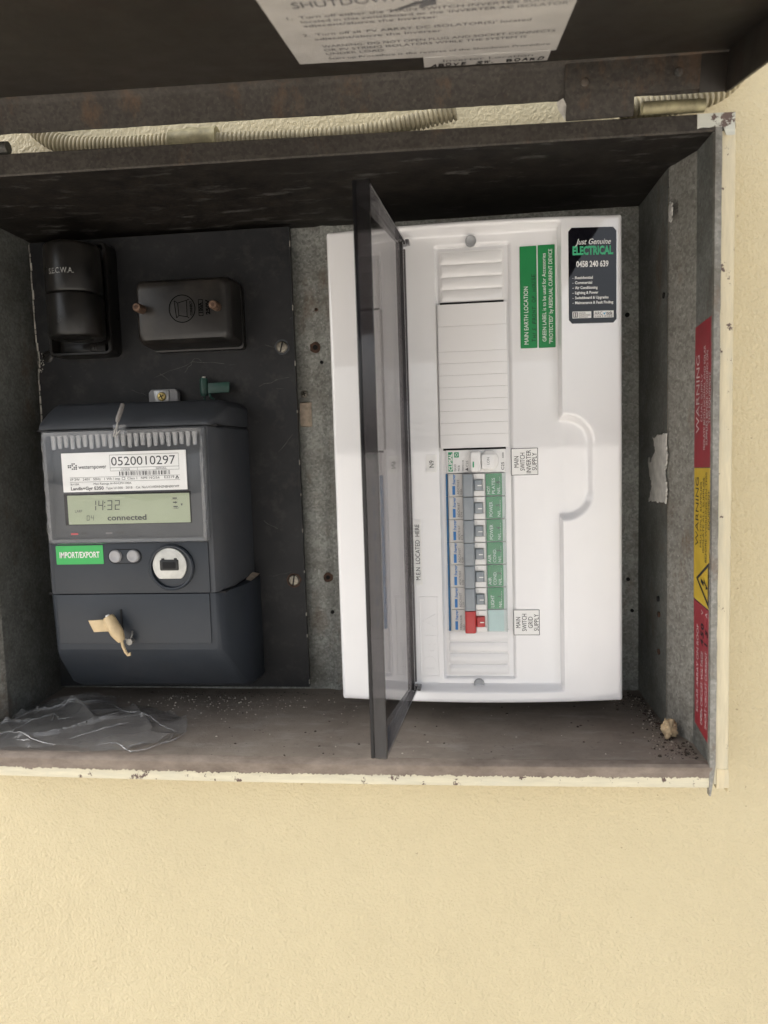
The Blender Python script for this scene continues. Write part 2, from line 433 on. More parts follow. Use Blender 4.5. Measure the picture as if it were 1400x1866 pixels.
# back panel with two shallow vertical folds, in the gap between board and switchboard
g = G(); prof = []
for i in range(0, 109):
    x = XL - 4 + (XR - XL + 8) * i / 108
    y = YB - 3.2 * math.exp(-((x + 62) / 5.0) ** 2) + 1.2 * math.exp(-((x + 74) / 4) ** 2) - 1.5 * math.exp(-((x - 190) / 3.0) ** 2)
    prof.append((x, y))
vs = []; nz = 12
for j in range(nz + 1):
    z = ZB - 4 + (ZT + 6 - ZB) * j / nz
    for x, y in prof: vs.append((x, y + .8 * noise.noise((x * .01, 0, z * .013)), z))
m = len(prof); g.add(vs, [(j * m + i, j * m + i + 1, (j + 1) * m + i + 1, (j + 1) * m + i) for j in range(nz) for i in range(m - 1)])
back = make('back_panel', g, 'galvanised', box)
# floor, gently bowed, with a raised front ledge
def floor_z(x, y): return ZB + .8 * noise.noise((x * .008, y * .012, 3)) - 1.6 * math.sin(math.pi * (x - XL) / (XR - XL)) * max(0, 1 - y / 150)
g = G(); vs = []; nx, ny = 90, 24
for j in range(ny + 1):
    for i in range(nx + 1):
        x = -346 + (219 + 346) * i / nx; y = 3 + (YB + 1) * j / ny; vs.append((x, y, floor_z(x, y)))
g.add(vs, [(j * (nx + 1) + i, j * (nx + 1) + i + 1, (j + 1) * (nx + 1) + i + 1, (j + 1) * (nx + 1) + i) for j in range(ny) for i in range(nx)])
make('floor_panel', g, 'dusty_floor', box)
# front ledge of the floor and the painted lip under it, both with a slightly ragged line
def strip(name, mat, xs, f):      # f(x) -> list of (y, z) section
    g = G(); secs = [[(x, y, z) for y, z in f(x)] for x in xs]; g.loft(secs); return make(name, g, mat, box, ang=40)
xs = [-352 + .95 * i for i in range(int((218.5 + 352) / .95) + 1)]
def bow(x): return -2.2 * math.sin(math.pi * min(1, max(0, (x + 352) / 570))) + 1.0
def rag(x, s=1): return (.5 * noise.noise((x * .09, s, 1)) + .35 * noise.noise((x * .4, s, 2)))
strip('floor_ledge', 'ledge_rust', xs, lambda x: [(-2.2, ZB - 8.6 + bow(x) - .6 + 3.2 * rag(x) + 1.3 * noise.noise((x * .9, 3, 3))), (-2.6, ZB - 2 + bow(x) + .6 * rag(x, 5)), (-1, ZB - .2 + bow(x) + .4 * rag(x, 5)), (4, ZB + .6 + bow(x) * .8), (5, ZB - 9 + bow(x)), (3, ZB - 10 + bow(x))])
strip('bottom_flange', 'cream_paint_across', xs, lambda x: [(-1.4, ZB - 16.4 + bow(x) + .3 * rag(x, 9)), (-1.8, ZB - 12 + bow(x)), (-1.2, ZB - 7.6 + bow(x)), (10, ZB - 7.8 + bow(x)), (39, ZB - 9 + bow(x)), (39, ZB - 17.5 + bow(x)), (4, ZB - 17 + bow(x))])
# side walls: deep wall, slanted strip, outer wall (right and left)
for sx, xi, xo in ((1, XR, 217.0), (-1, XL, -342.0)):
    g = G(); vs = []; yy = [YB, 120, 90, 64]
    for z in (ZB - 2, ZB + 100, ZB + 210, ZB + 320, ZT + 3):
        for y in yy: vs.append((xi + .7 * noise.noise((y * .02, z * .02, 5)), y, z))
    g.add(vs, [(j * 4 + i, j * 4 + i + 1, (j + 1) * 4 + i + 1, (j + 1) * 4 + i) for j in range(4) for i in range(3)])
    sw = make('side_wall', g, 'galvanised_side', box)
    g = G(); secs = []
    for z in (ZB - 2, ZT + 3):
        secs.append([(xi, 64, z), (xi + sx * .8, 60.5, z), (xi + sx * 2.4, 58, z), (xo - sx * 1.2, 37.5, z), (xo, 35, z), (xo + sx * 3, 35, z), (xo + sx * 3, 66, z)])
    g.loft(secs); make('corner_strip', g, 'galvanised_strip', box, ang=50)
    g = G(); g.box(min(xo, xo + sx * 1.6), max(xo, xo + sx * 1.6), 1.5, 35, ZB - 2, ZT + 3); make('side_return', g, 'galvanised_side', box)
# front edge of the right side: folded sheet that pokes out below the flange
g = G(); secs = []
for i in range(60):
    z = 236 - (236 + 201) * i / 59
    e = .45 * noise.noise((z * .06, 2, 7)); d = .5 * noise.noise((z * .14, 4, 7))
    w = 1.0 if i < 57 else (.75, .5, .25)[i - 57]
    secs.append([(216.2 + e * .5, -2.4, z), (216.2 + 3.9 * w + d * w, -2.6 - .3 * e, z), (216.4 + 4.2 * w + d * w, 2, z), (216.2 + e * .5, 2, z)])
g.loft(secs); make('edge_strip', g, 'edge_metal', box, ang=45)
g = G(); secs = []
for i in range(50):
    z = 233 - (233 + 193) * i / 49; e = .5 * noise.noise((z * .07, 1, 9)) + .35 * noise.noise((z * .3, 1, 9))
    secs.append([(219.0 + e, .4, z), (219.6 + e, -1.2, z), (224, -1.5, z), (228.3, -.9, z), (229.8, 2, z), (229.8, 40, z), (219.2, 40, z)])
g.loft(secs); make('side_flange', g, 'cream_paint_upright', box, ang=35)
g = G(); secs = []
for i in range(60):
    z = 238 - (238 + 200) * i / 59; e = .7 * noise.noise((z * .05, 1, 11))
    secs.append([(229.2, 3, z), (229.9, 2.2, z), (230.6 + e * .4, 20, z), (234.0 + e, 38.2, z), (229.0, 39, z)])
g.loft(secs); make('caulk_bead', g, 'caulk', box, ang=40)
g = G(); g.add([(221, -1.9, -182), (228.8, -1.6, -182.5), (229.5, -1.2, -195.6), (221, -1.8, -196.2), (221, 3, -182), (228.8, 3, -182.5), (229.5, 3, -195.6), (221, 3, -196.2)],
               [(0, 1, 2, 3), (4, 7, 6, 5), (0, 4, 5, 1), (1, 5, 6, 2), (2, 6, 7, 3), (3, 7, 4, 0)])
make('flange_corner', g, 'caulk', box, .4)
# flakes of paint standing along the right edge
# top panel (ceiling) and front lip
g = G(); vs = []; nx, ny = 60, 10
for j in range(ny + 1):
    for i in range(nx + 1):
        x = -346 + 565 * i / nx; y = 2 + 148 * j / ny
        vs.append((x, y, ZT + 1.0 + sag(x) * .5 * (1 - j / ny) + .6 * noise.noise((x * .01, y * .02, 8))))
g.add(vs, [(j * (nx + 1) + i, j * (nx + 1) + i + 1, (j + 1) * (nx + 1) + i + 1, (j + 1) * (nx + 1) + i) for j in range(ny) for i in range(nx)])
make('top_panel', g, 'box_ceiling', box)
xs2 = [-352 + 4 * i for i in range(int((227 + 352) / 4) + 1)] + [227]
strip('top_lip', 'lid_rim_metal', xs2, lambda x: [(-1.5, 234.0 + sag(x) * .55), (-2.4, 235.0 + sag(x) * .55), (-2.4, 246.2 + sag(x) + .25 * rag(x)), (-1, 247.2 + sag(x) + .25 * rag(x)), (2.5, 246.6 + sag(x)), (3, 236 + sag(x) * .5)])
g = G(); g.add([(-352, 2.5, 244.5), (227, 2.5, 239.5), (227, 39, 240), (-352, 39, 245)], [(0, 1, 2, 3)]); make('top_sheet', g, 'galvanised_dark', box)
# flaking corner piece at the upper right
g = G(); secs = []
for i in range(14):
    x = 205 + 22.6 * i / 13; e = 1.2 * noise.noise((x * .3, 1, 3))
    secs.append([(x, -2.9, 233.2 + sag(x) * .55 + (e - 2.2 if i > 9 else e + 3)), (x, -3.1, 246.6 + sag(x)), (x, 2, 247.6 + sag(x)), (x, 2, 236)])
g.loft(secs); make('lip_corner', g, 'flaking_corner', box, ang=45)
# hinge barrel standing on the lip, right; second knuckle at the left edge
g = G(); g.tube([(172, 0, 249.3), (210, 0, 248.3)], 4.0, 14); make('hinge_barrel', g, 'hinge_barrel', box)
g = G(); g.tube([(-270, 0, 256.6), (-254, 0, 256.4)], 4.0, 14); make('hinge_barrel', g, 'galvanised_dark', box)

# screw holes, rust rings and old fixings on the back panel and sides
def hole(x, z, r, parent, y, rust_r=0):
    if rust_r:
        g = G(); pts = [(x + rust_r * (1 + .25 * noise.noise((math.cos(i * .524) * 2, math.sin(i * .524) * 2, x))) * math.cos(i * .524), z + rust_r * (1 + .25 * noise.noise((math.cos(i * .524) * 2, math.sin(i * .524) * 2, z))) * math.sin(i * .524)) for i in range(12)]
        g.prism(pts, lambda a, b: (a, y + 2, b), lambda a, b: (a, y - .5, b)); make('rust_ring', g, 'rust', parent)
    g = G(); g.tube([(x, y + 2, z), (x, y - .75, z)], r, 14); make('screw_hole', g, 'hole_black', parent)
hole(-72.5, 132, 2.3, back, 149.5, 5.0); hole(-67, 118.5, 1.5, back, 147.5); hole(-68.5, -75, 1.9, back, 148, 4.4); hole(-65.5, -107, 1.7, back, 147.3)
hole(-70.5, 165, .9, back, 149.5, 1.6); hole(197, 147, 1.9, back, 149.0); hole(197.5, -80, 1.6, back, 149.0); hole(201, -108, 1.5, back, 149.5)
for z, y in ((147, 73), (-84, 86), (-96, 84), (-126, 84)):
    g = G(); g.tube([(208.5, y, z), (205.4, y, z)], 2.2, 12); make('screw_hole', g, 'hole_black' if z > -90 else 'rust', sw if False else box)
# torn paper left on the right wall
rnd = random.Random(3)
def torn(pts, x, name):
    out = []
    for i, (y, z) in enumerate(pts):
        y2, z2 = pts[(i + 1) % len(pts)]
        for t in range(7):
            f = t / 7; out.append((y + (y2 - y) * f + rnd.uniform(-1.6, 1.6), z + (z2 - z) * f + rnd.uniform(-1.1, 1.1)))
    g = G(); g.prism(out, lambda a, b: (x + .3, a, b), lambda a, b: (x - .7, a, b)); return make(name, g, 'torn_paper', box)
torn([(62, 45), (82, 44.5), (98, 42), (90, 33), (104, 22), (112, 27), (108, 14), (100, 4), (110, -8), (86, -7), (62, -6), (60, 6), (66, 16), (60, 26)], 205.4, 'torn_paper')
torn([(52, 207), (57, 208), (59, 200), (55, 194), (51, 198)], 205.6, 'paint_scab')

# warning labels on the outer right wall (plane X = 216.6, facing left, reading upwards)
def fr_side(x): return ((x, 0, 0), (0, 0, 1), (0, 1, 0))          # a = z, b = y
def side_label(pts, mat, lines, pmat):
    g = G(); g.prism(pts, lambda a, b: (217.2, a, b), lambda a, b: (216.55, a, b)); o = make('warning_label', g, mat, box)
    lettering(o, pmat, fr_side(216.55), lines); return o
o = side_label([(2.2, 21.5), (35, 20.4), (34.6, 116.5), (2.2, 119.5)], 'sign_red',
    [('WARNING', 44, 24.8, 53, 6.4), ('DUAL SUPPLY', 52, 18.6, 32, 3.2), ('ISOLATE BOTH NORMAL AND SOLAR', 33, 13.0, 69, 3.3),
     ('SUPPLIES BEFORE WORKING ON', 36, 8.1, 62, 3.3), ('THIS EQUIPMENT', 50, 3.2, 34, 3.3)], 'sign_print_white')
o['label'] = 'red warning label, dual supply'
o = side_label([(2.2, -74), (34, -71.8), (34.6, 20.0), (2.2, 21.0)], 'sign_yellow',
    [('WARNING', -34, 24.6, 48, 6.2, {}), ('MULTIPLE SUPPLIES', -34, 18.4, 45, 3.1), ('ISOLATE ALL SUPPLIES', -37, 13.2, 51, 3.1),
     ('BEFORE WORKING ON THIS', -43, 8.0, 61, 3.1), ('EQUIPMENT', -20, 3.0, 26, 3.1)], 'print_black')
o['label'] = 'yellow warning label, multiple supplies'
# hazard triangle with a bolt
g = G(); tri = [(3.0, -73), (28.5, -56.5), (3.0, -42)]; c = (11.5, -57.2)
inn = [(c[0] + (a - c[0]) * .78, c[1] + (b - c[1]) * .78) for a, b in tri]
vs = [(216.35, a, b) for a, b in tri + inn]; g.add(vs, [(0, 1, 4, 3), (1, 2, 5, 4), (2, 0, 3, 5)])
g.add([(216.33, a, b) for a, b in ((19, -58.0), (13, -60), (13.4, -57.4), (7, -59.5), (13, -54.5), (12.6, -57.2), (18.6, -55.6))], [(0, 1, 2, 5, 6), (2, 3, 4, 5)])
g.add([(216.33, a, b) for a, b in ((8.8, -61.5), (5.0, -60.2), (8.6, -57.6))], [(0, 1, 2)])
make('hazard_symbol', g, 'print_black', o, smooth=False, recalc=False)
o = side_label([(1.2, -166.5), (29.5, -161.5), (33.8, -72.8), (2.2, -75)], 'sign_red',
    [('SOLAR ARRAY ON ROOF', -152, 22.5, 63, 4.0), ('OPEN CIRCUIT VOLTAGE', -158, 13.4, 52, 4.2), ('V', -80.5, 13.6, 3.6, 4.0), ('SHORT CIRCUIT CURRENT', -158, 5.0, 54, 4.0), ('A', -80.5, 5.0, 3.6, 4.0)], 'sign_print_white')
o['label'] = 'red label, solar array on roof'
lettering(o, 'marker_black', fr_side(216.5), [('450', -102, 12.6, 17, 6.2, dict(hand=True, bold=.03)), ('15', -100, 4.6, 12, 5, dict(hand=True, bold=.03))], 'handwriting')

# ================================================================== LID (raised over the camera)
TH = R(12.0); ES = Vector((0, -math.cos(TH), -math.sin(TH))); EN = Vector((0, math.sin(TH), -math.cos(TH)))   # along the lid, and down into its tray
EX = Vector((1, 0, -.0195)).normalized()
LO = Vector((-20, -5.0, 282.0))
def lp(x, s, h): return LO + EX * (x + 20) + ES * s + EN * h
def lbox(g, x0, x1, s0, s1, h0, h1):
    b = len(g.v); g.v += [tuple(lp(x, s, h)) for h in (h0, h1) for s in (s0, s1) for x in (x0, x1)]
    g.f += [tuple(b + i for i in f) for f in ((0, 2, 3, 1), (4, 5, 7, 6), (0, 1, 5, 4), (2, 6, 7, 3), (0, 4, 6, 2), (1, 3, 7, 5))]
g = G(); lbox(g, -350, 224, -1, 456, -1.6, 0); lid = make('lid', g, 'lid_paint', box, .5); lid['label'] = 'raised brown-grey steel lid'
# back rim towards the hinge, its lower edge slightly ragged
g = G(); secs = []
for i in range(110):
    x = -350 + 574 * i / 109; e = .5 * noise.noise((x * .05, 2, 2)) + .35 * noise.noise((x * .25, 1, 2))
    secs.append([tuple(lp(x, *q)) for q in ((3.2, .2), (1.0, 2.5), (.2, 5), (-.4, 21.8 + e), (-2.2, 21.8 + e), (-2.2, .2))])
g.loft(secs); make('lid_rim', g, 'lid_rim_metal', lid, ang=50)
g = G(); lbox(g, 222, 224, 0, 456, 0, 23); make('lid_rim', g, 'lid_paint', lid, .4)
g = G(); lbox(g, -350, -348, 0, 456, 0, 23); make('lid_rim', g, 'lid_paint', lid, .4)
g = G(); lbox(g, -348, 222, 454, 456, 0, 23); make('lid_rim', g, 'lid_paint', lid, .4)
# folded corner gusset where back and right rims meet
g = G(); lbox(g, 206, 222, .6, 2.4, 1, 22.4); make('corner_fold', g, 'lid_paint', lid, .4)
# hinge leaf screwed to the rim, its knuckle reaching down to the lip
g = G(); pts = [(124, 2), (215, 1), (216, 20), (167, 21.5), (167, 33.6), (125, 34.2), (124, 20)]
g.loft([[tuple(lp(x, .9, h)) for x, h in pts], [tuple(lp(x, 2.1, h)) for x, h in pts]])
hl = make('hinge_leaf', g, 'lid_rim_metal', lid, .3)
for x, h in ((136, 13), (193, 10.5)):
    p = lp(x, 3.2, h); q = lp(x, 1.0, h); g = G(); g.tube([q, p], 2.6, 14); make('rivet', g, 'galvanised_dark', lid, .4)
g = G(); g.add([lp(x, s, h) for x, s, h in ((119, 1.5, 23), (123, 2.2, 21), (125, 2.6, 25), (122.5, 2.2, 31), (124.5, 2, 34), (120, 1.6, 27))], [(0, 1, 2, 5), (5, 2, 3), (3, 2, 4)]); make('paint_flake', g, 'board_chip', lid)
# instruction label and the small location label (read upright from below)
def lplate(x0, x1, s0, s1, h, name, skew=0):
    g = G(); c = [(x0, s0 + skew), (x1, s0), (x1, s1), (x0, s1 + skew)]
    g.loft([[tuple(lp(x, s, .1)) for x, s in c], [tuple(lp(x, s, h)) for x, s in c]]); return make(name, g, 'lid_label', lid)
def fr_lid(h): return (tuple(lp(0, 0, h)), tuple(EX), tuple(ES))     # a = x, b = s
il = lplate(-39, 115, 26, 135, .5, 'instruction_label', 6)
lettering(lid, 'print_grey', fr_lid(.5), [
    ('SHUTDOWN PROCEDURE', -24, 119.5, 112, 7.5, {}),
    ("1.  Turn off either the 'MAIN SWITCH INVERTER SUPPLY'", -30, 105.5, 138, 3.6), ("located in this switchboard or the 'INVERTER AC ISOLATOR'", -24, 99.3, 136, 3.6), ('adjacent/above the Inverter', -24, 93.2, 70, 3.6),
    ("2.  Turn off all 'PV ARRAY DC ISOLATOR(S)' located", -27, 79.4, 122, 3.8), ('adjacent/above the Inverter', -22, 72.3, 70, 3.8),
    ('WARNING: DO NOT OPEN PLUG AND SOCKET CONNECTS', -20, 59.6, 130, 3.8), ('OR PV STRING ISOLATORS WHILE THE SYSTEM IS', -20, 52.9, 115, 3.8), ('UNDER LOAD', -20, 46.3, 34, 3.8),
    ('Start up Procedure is the reverse of the Shutdown Procedure', -20, 37.6, 130, 3.6)])
# an arrow-like smudge of ink on the heading
g = G(); g.add([lp(x, s, .8) for x, s in ((22, 106), (40, 114), (44, 118), (36, 117))], [(0, 1, 2, 3)]); g.add([lp(x, s, .8) for x, s in ((37, 109), (46, 112), (46, 120), (40, 119))], [(0, 1, 2, 3)]); make('ink_mark', g, 'print_grey', lid, smooth=False)
ll = lplate(36, 112, 8.0, 27.0, .8, 'location_label', 2)
lettering(lid, 'print_grey', fr_lid(.9), [('Inverter Location', 48, 19.6, 54, 4.2)])
lettering(lid, 'marker_black', fr_lid(.9), [('ABOVE SW. BOARD', 40, 11.0, 70, 5.6, dict(hand=True, bold=.035))], 'handwriting')

# ================================================================== CORRUGATED CONDUITS above the box
def conduit(name, pts, r, pitch, label, flare=0):
    # resample path, alternate ridge / groove radii
    pts = [Vector(p) for p in pts]; L = [0]
    sm = []
    for i in range(len(pts) - 1):
        p0 = pts[max(0, i - 1)]; p1 = pts[i]; p2 = pts[i + 1]; p3 = pts[min(len(pts) - 1, i + 2)]
        for k in range(24):
            t = k / 24
            sm.append(.5 * ((2 * p1) + (p2 - p0) * t + (2 * p0 - 5 * p1 + 4 * p2 - p3) * t * t + (3 * p1 - p0 - 3 * p2 + p3) * t ** 3))
    sm.append(pts[-1]); out = []; rad = []; acc = 0; d = 0; i = 0
    tot = sum((sm[k + 1] - sm[k]).length for k in range(len(sm) - 1))
    step = pitch / 8; cum = 0; k = 0; seg = (sm[1] - sm[0]).length; q = 0; n = int(tot / step)
    for j in range(n):
        s = j * step
        while k < len(sm) - 2 and cum + seg < s: cum += seg; k += 1; seg = (sm[k + 1] - sm[k]).length
        t = (s - cum) / max(seg, 1e-6); out.append(sm[k].lerp(sm[k + 1], t))
        ph = j % 8; rad.append(r * (1.0 if ph in (0, 1, 2, 3) else (.9 if ph in (4, 7) else .74)) * (1 + flare * max(0, j / n - .55)))
    g = G(); g.tube(out, rad, 20); o = make(name, g, 'conduit_cream', ang=50, org=tuple(pts[0])); tag(o, label, 'conduit', 'corrugated conduits'); return o
conduit('corrugated_conduit', [(-262, 24, 350), (-258, 24, 308), (-249, 24, 282), (-229, 24, 267), (-195, 24, 262), (-155, 24, 261), (-128, 24, 261.5)], 6.8, 3.0, 'cream corrugated conduit bending down behind the lip at the left')
conduit('corrugated_conduit', [(-112, 24, 260.5), (-60, 24, 258.2), (-12, 24, 258.4), (22, 24, 262), (56, 24, 268)], 5.4, 3.2, 'cream corrugated conduit with a cut end above the smoked door', .35)
conduit('corrugated_conduit', [(162, 24, 259.0), (190, 24, 261.0), (215, 24, 263.5), (232, 24, 271.5), (241, 24, 286.5), (244, 24, 318.5)], 7.4, 3.4, 'cream corrugated conduit behind the lid hinge at the right')
g = G(); secs = []
for i in range(12):
    x = -146 + 34 * i / 11; e = 1.2 * noise.noise((x * .2, 3, 3)); rr = 8.6 + e
    secs.append([(x, 24 + rr * math.cos(t * .524), 261 + rr * math.sin(t * .524) + .6 * noise.noise((x * .5, t, 1))) for t in range(12)])
g.loft(secs); tag(make('conduit_coupling', g, 'hinge_barrel', org=(-130, 24, 252.5)), 'rough weathered coupling joining two cream conduits above the box', 'coupling')

# ================================================================== BLACK MOUNTING BOARD
mb = empty('mounting_board', (-202, 131, -170), 'black scratched board behind the electricity meter with chipped edges', 'board')
g = G(); pts = []
xl = lambda z: -321.5 + .6 * noise.noise((z * .1, 1, 0)) + (2.2 * math.exp(-((z - 128) / 9) ** 2))
zs = [-171 + 402 * i / 60 for i in range(61)]
pts = [(xl(z), z) for z in zs] + [(-87.2 + .25 * noise.noise((z * .2, 5, 0)) + (z - 231) * -.004, z) for z in reversed(zs)]
g.prism(pts, lambda a, b: (a, 134, b), lambda a, b: (a, 128, b)); bd = make('board_panel', g, 'black_board', mb, ang=40)
# pale chipped arris down the left edge and a little of the right
g = G(); rnd = random.Random(5)
for z0, z1, xf in ((84, 231, 0), (-20, 84, 0)):
    z = z0
    while z < z1:
        d = rnd.uniform(2, 7); w = rnd.uniform(.5, 1.5) if xf == 0 else rnd.uniform(.2, .6)
        g.box(xl(z) - .8, xl(z) - .8 + w, 127.7, 129.5, z, min(z1, z + d)); z += d + rnd.uniform(0, 1.5)
make('chipped_edge', g, 'board_chip', mb, smooth=False, kind='stuff')
g = G(); z = -168
while z < 228:
    d = rnd.uniform(1, 5); w = rnd.uniform(.1, .28); g.box(-87.2 - (z - 231) * .004 - w, -86.7 - (z - 231) * .004, 127.75, 129, z, z + d); z += d + rnd.uniform(4, 50)
make('chipped_edge', g, 'board_chip', mb, smooth=False, kind='stuff')
# a torn bit of plaster filling at the notch, and scratches as fine raised flakes
g = G()
for i in range(26):
    t = rnd.random(); px = -320.5 + rnd.uniform(-1.5, 4); pz = 126 + rnd.uniform(-9, 9); s = rnd.uniform(.5, 1.7)
    g.add([(px, 127.6, pz), (px + s, 127.3, pz + rnd.uniform(-.5, 1)), (px + s * .4, 127.2, pz + s), (px + .3, 128.2, pz + .3)], [(0, 1, 2), (0, 2, 3), (1, 2, 3), (0, 1, 3)])
make('plaster_chips', g, 'board_chip', mb, kind='stuff', smooth=False)
def scratch(paths):
    g = G()
    for p in paths:
        for i in range(len(p) - 1):
            (x0, z0), (x1, z1) = p[i], p[i + 1]; dx, dz = x1 - x0, z1 - z0; L = math.hypot(dx, dz); w = .16
            nx, nz_ = -dz / L * w, dx / L * w
            g.add([(x0 - nx, 127.9, z0 - nz_), (x1 - nx, 127.9, z1 - nz_), (x1 + nx, 127.9, z1 + nz_), (x0 + nx, 127.9, z0 + nz_)], [(0, 1, 2, 3)])
    make('scratches', g, 'scratch_grey', mb, smooth=False, kind='stuff')
ps = []
for a, b, c, d, nseg in ((-214, 109, -178, 121, 5), (-178, 121, -150, 119, 3), (-186, 112, -176, 124, 5), (-176, 124, -170, 122, 2), (-120, 98, -92, 105, 5), (-236, 100, -222, 94, 4), (-200, 106, -208, 112, 3), (-100, 128, -112, 133, 3), (-118, -70, -98, -66, 4), (-120, -20, -108, -28, 4), (-104, 40, -92, 55, 4)):
    p = []
    for i in range(nseg + 1):
        t = i / nseg; p.append((a + (c - a) * t + rnd.uniform(-.7, .7), b + (d - b) * t + rnd.uniform(-.8, .8)))
    ps.append(p)
scratch(ps)
for x, z, a in ((-97.5, 130.5, 75), (-95.5, -73.5, 80)):
    g = G(); pts = [(x + (6.4 + 1.2 * noise.noise((i * .7, z, 1))) * math.cos(i * .42), z + (6.4 + 1.2 * noise.noise((i * .9, z, 4))) * math.sin(i * .42)) for i in range(15)]
    g.prism(pts, lambda a_, b_: (a_, 129, b_), lambda a_, b_: (a_, 127.7, b_)); make('screw_wear', g, 'rust' if z < 0 else 'meter_inner', mb)
    screw('screw', x, 127.8, z, 5.0, mb, 'zinc_screw', 'slot', 2.2, ang=a)
screw('screw', -311.5, 128, 131.5, 5.0, mb, 'bakelite', 'slot', 1.4, ang=40)
screw('screw', -85.0 + 1.5, 147, 91, 3.0, box, 'zinc_screw', 'cross', 1.8)
g = G(); g.yloft([(149, -88, -78, 62, 84, .8), (146, -88, -80, 63, 83, .8)]); make('packer', g, 'cardboard', box)

# ================================================================== CARTRIDGE FUSE HOLDER (upper left)
fh = empty('fuse_holder', (-262, 128, 130), 'black fuse holder with a tall round cartridge in a rimmed tray', 'fuse holder')
g = G(); X0, X1, Z0, Z1 = -300, -242, 128, 224
g.loft([[(x, y, z) for x, z in rrect(X0 + i, X1 - i, Z0 + i, Z1 - i, max(1, 6 - i), 5)][::-1] for y, i in ((128, 0), (111, .6), (110, 1.4), (110, 3.2), (111, 3.8), (122, 4.2))])
make('base_tray', g, 'bakelite', fh, ang=35)
g = G(); g.yloft([(123, -290, -252, 131.5, 140, 1), (118, -289.5, -252.5, 132, 139.5, 1)]); tb = make('terminal_block', g, 'bakelite', fh, .4)
g = G(); g.box(-266, -260, 117.4, 119, 133, 138.5); make('terminal_post', g, 'bakelite_cover', fh, .4)
screw('screw', -257.5 - 5.5, 117.2, 136, 1.7, fh, 'bakelite_cover', 'slot', .8)
cx, cy, r = -261.5, 90, 22.4
def cylz(prof): 
    g = G(); g.loft([[(cx + rr * math.cos(2 * math.pi * i / 48), cy + rr * math.sin(2 * math.pi * i / 48), z) for i in range(48)] for rr, z in prof]); return g
make('fuse_cap', cylz([(r - 1.5, 174.2), (r - .3, 175), (r, 176.4), (r, 211), (r - .7, 213.4), (r - 2.5, 214.4)]), 'bakelite', fh, ang=45)
make('fuse_carrier', cylz([(r * .55, 140.4), (r * .6, 139.2), (r - 2.2, 139.0), (r - .6, 140), (r, 142), (r, 172.2), (r - .4, 173.4), (r - 1.6, 174.0)]), 'bakelite', fh, ang=45)
g = G(); g.box(-276, -250, 92, 122, 160, 206); make('fuse_body', g, 'bakelite', fh, 2)
# faded print wrapped on the cap
gg = G(); put_text(gg, fr_front(0), 'S.E.C.W.A.', -9.5, 0, 21, 4.2, bold=.01)
g = G(); g.f = gg.f; g.v = [(cx + (r + .12) * math.sin(p[0] / r - .02), cy - (r + .12) * math.cos(p[0] / r - .02), 188 + p[2]) for p in gg.v]
make('lettering', g, 'faded_print', fh, smooth=False, recalc=False)

# ================================================================== LINK BOX
lk = empty('link_box', (-169, 128, 131), 'black moulded link box held by two brown studs', 'link box')
g = G(); g.yloft([(128, -209, -129, 129.5, 184, 3), (120, -209, -129, 129.5, 184, 3)]); make('base', g, 'bakelite', lk, .5)
g = G(); g.yloft([(119.5, -212, -129.5, 131, 186, 5), (98, -211, -130, 132, 185, 5.5), (92.5, -209.5, -131.5, 133.5, 183.5, 5.5), (90.2, -207.5, -133.5, 135.5, 181.5, 5), (89.3, -205, -136, 138, 179, 4)], 7)
cv = make('cover', g, 'bakelite_cover', lk, ang=28)
for x, z in ((-204, 160.3), (-140.5, 159.3)):
    g = G(); g.tube([(x, 92, z), (x, 79, z), (x, 78, z)], [3.6, 3.6, 2.9], 16); st = make('stud', g, 'brass_aged', lk, ang=50)
    g = G(); g.tube([(x, 78.2, z), (x, 77.6, z)], 1.5, 12); make('stud_bore', g, 'rust', st)
def ring(g, x, z, r0, r1, y, n=40): 
    vs = []
    for i in range(n):
        c_, s_ = math.cos(2 * math.pi * i / n), math.sin(2 * math.pi * i / n); vs += [(x + r0 * c_, y, z + r0 * s_), (x + r1 * c_, y, z + r1 * s_)]
    g.add(vs, [(2 * i, 2 * i + 1, (2 * i + 3) % (2 * n), (2 * i + 2) % (2 * n)) for i in range(n)])
g = G(); ring(g, -170, 159.3, 10.6, 11.3, 89.05)
for p in ([(-176.5, 166), (-173.5, 164)], [(-173.5, 164), (-166, 165.8)], [(-166, 165.8), (-163.8, 166.6)], [(-176.5, 166), (-175, 152)], [(-175, 152), (-173, 154)], [(-173, 154), (-166, 152.6)], [(-166, 152.6), (-164.4, 151.6)], [(-173.5, 164), (-173, 154)], [(-166, 165.8), (-166, 152.6)]):
    (x0, z0), (x1, z1) = p; L = math.hypot(x1 - x0, z1 - z0); nx, nz_ = -(z1 - z0) / L * .25, (x1 - x0) / L * .25
    g.add([(x0 - nx, 89.0, z0 - nz_), (x1 - nx, 89.0, z1 - nz_), (x1 + nx, 89.0, z1 + nz_), (x0 + nx, 89.0, z0 + nz_)], [(0, 1, 2, 3)])
for q in ((-156.2, 152.8, -152.2, 166),):
    x0, z0, x1, z1 = q
    for a in ((x0, x1, z0, z0 + .5), (x0, x1, z1 - .5, z1), (x0, x0 + .5, z0 + .5, z1 - .5), (x1 - .5, x1, z0 + .5, z1 - .5)):
        g.add([(a[0], 89.0, a[2]), (a[1], 89.0, a[2]), (a[1], 89.0, a[3]), (a[0], 89.0, a[3])], [(0, 1, 2, 3)])
make('emblem', g, 'bakelite_print', cv, smooth=False)
for L_ in [('CONNECT', 153.5, 161.4, 11.5, 1.9, dict(bold=.03)), ('100A', 155, 152.9, 8.5, 2.6, dict(bold=.03)), ('250V', 153.5, 146.6, 12, 3.2, dict(bold=.04))]: lettering(cv, 'bakelite_print', fr_up(89.0), [L_])

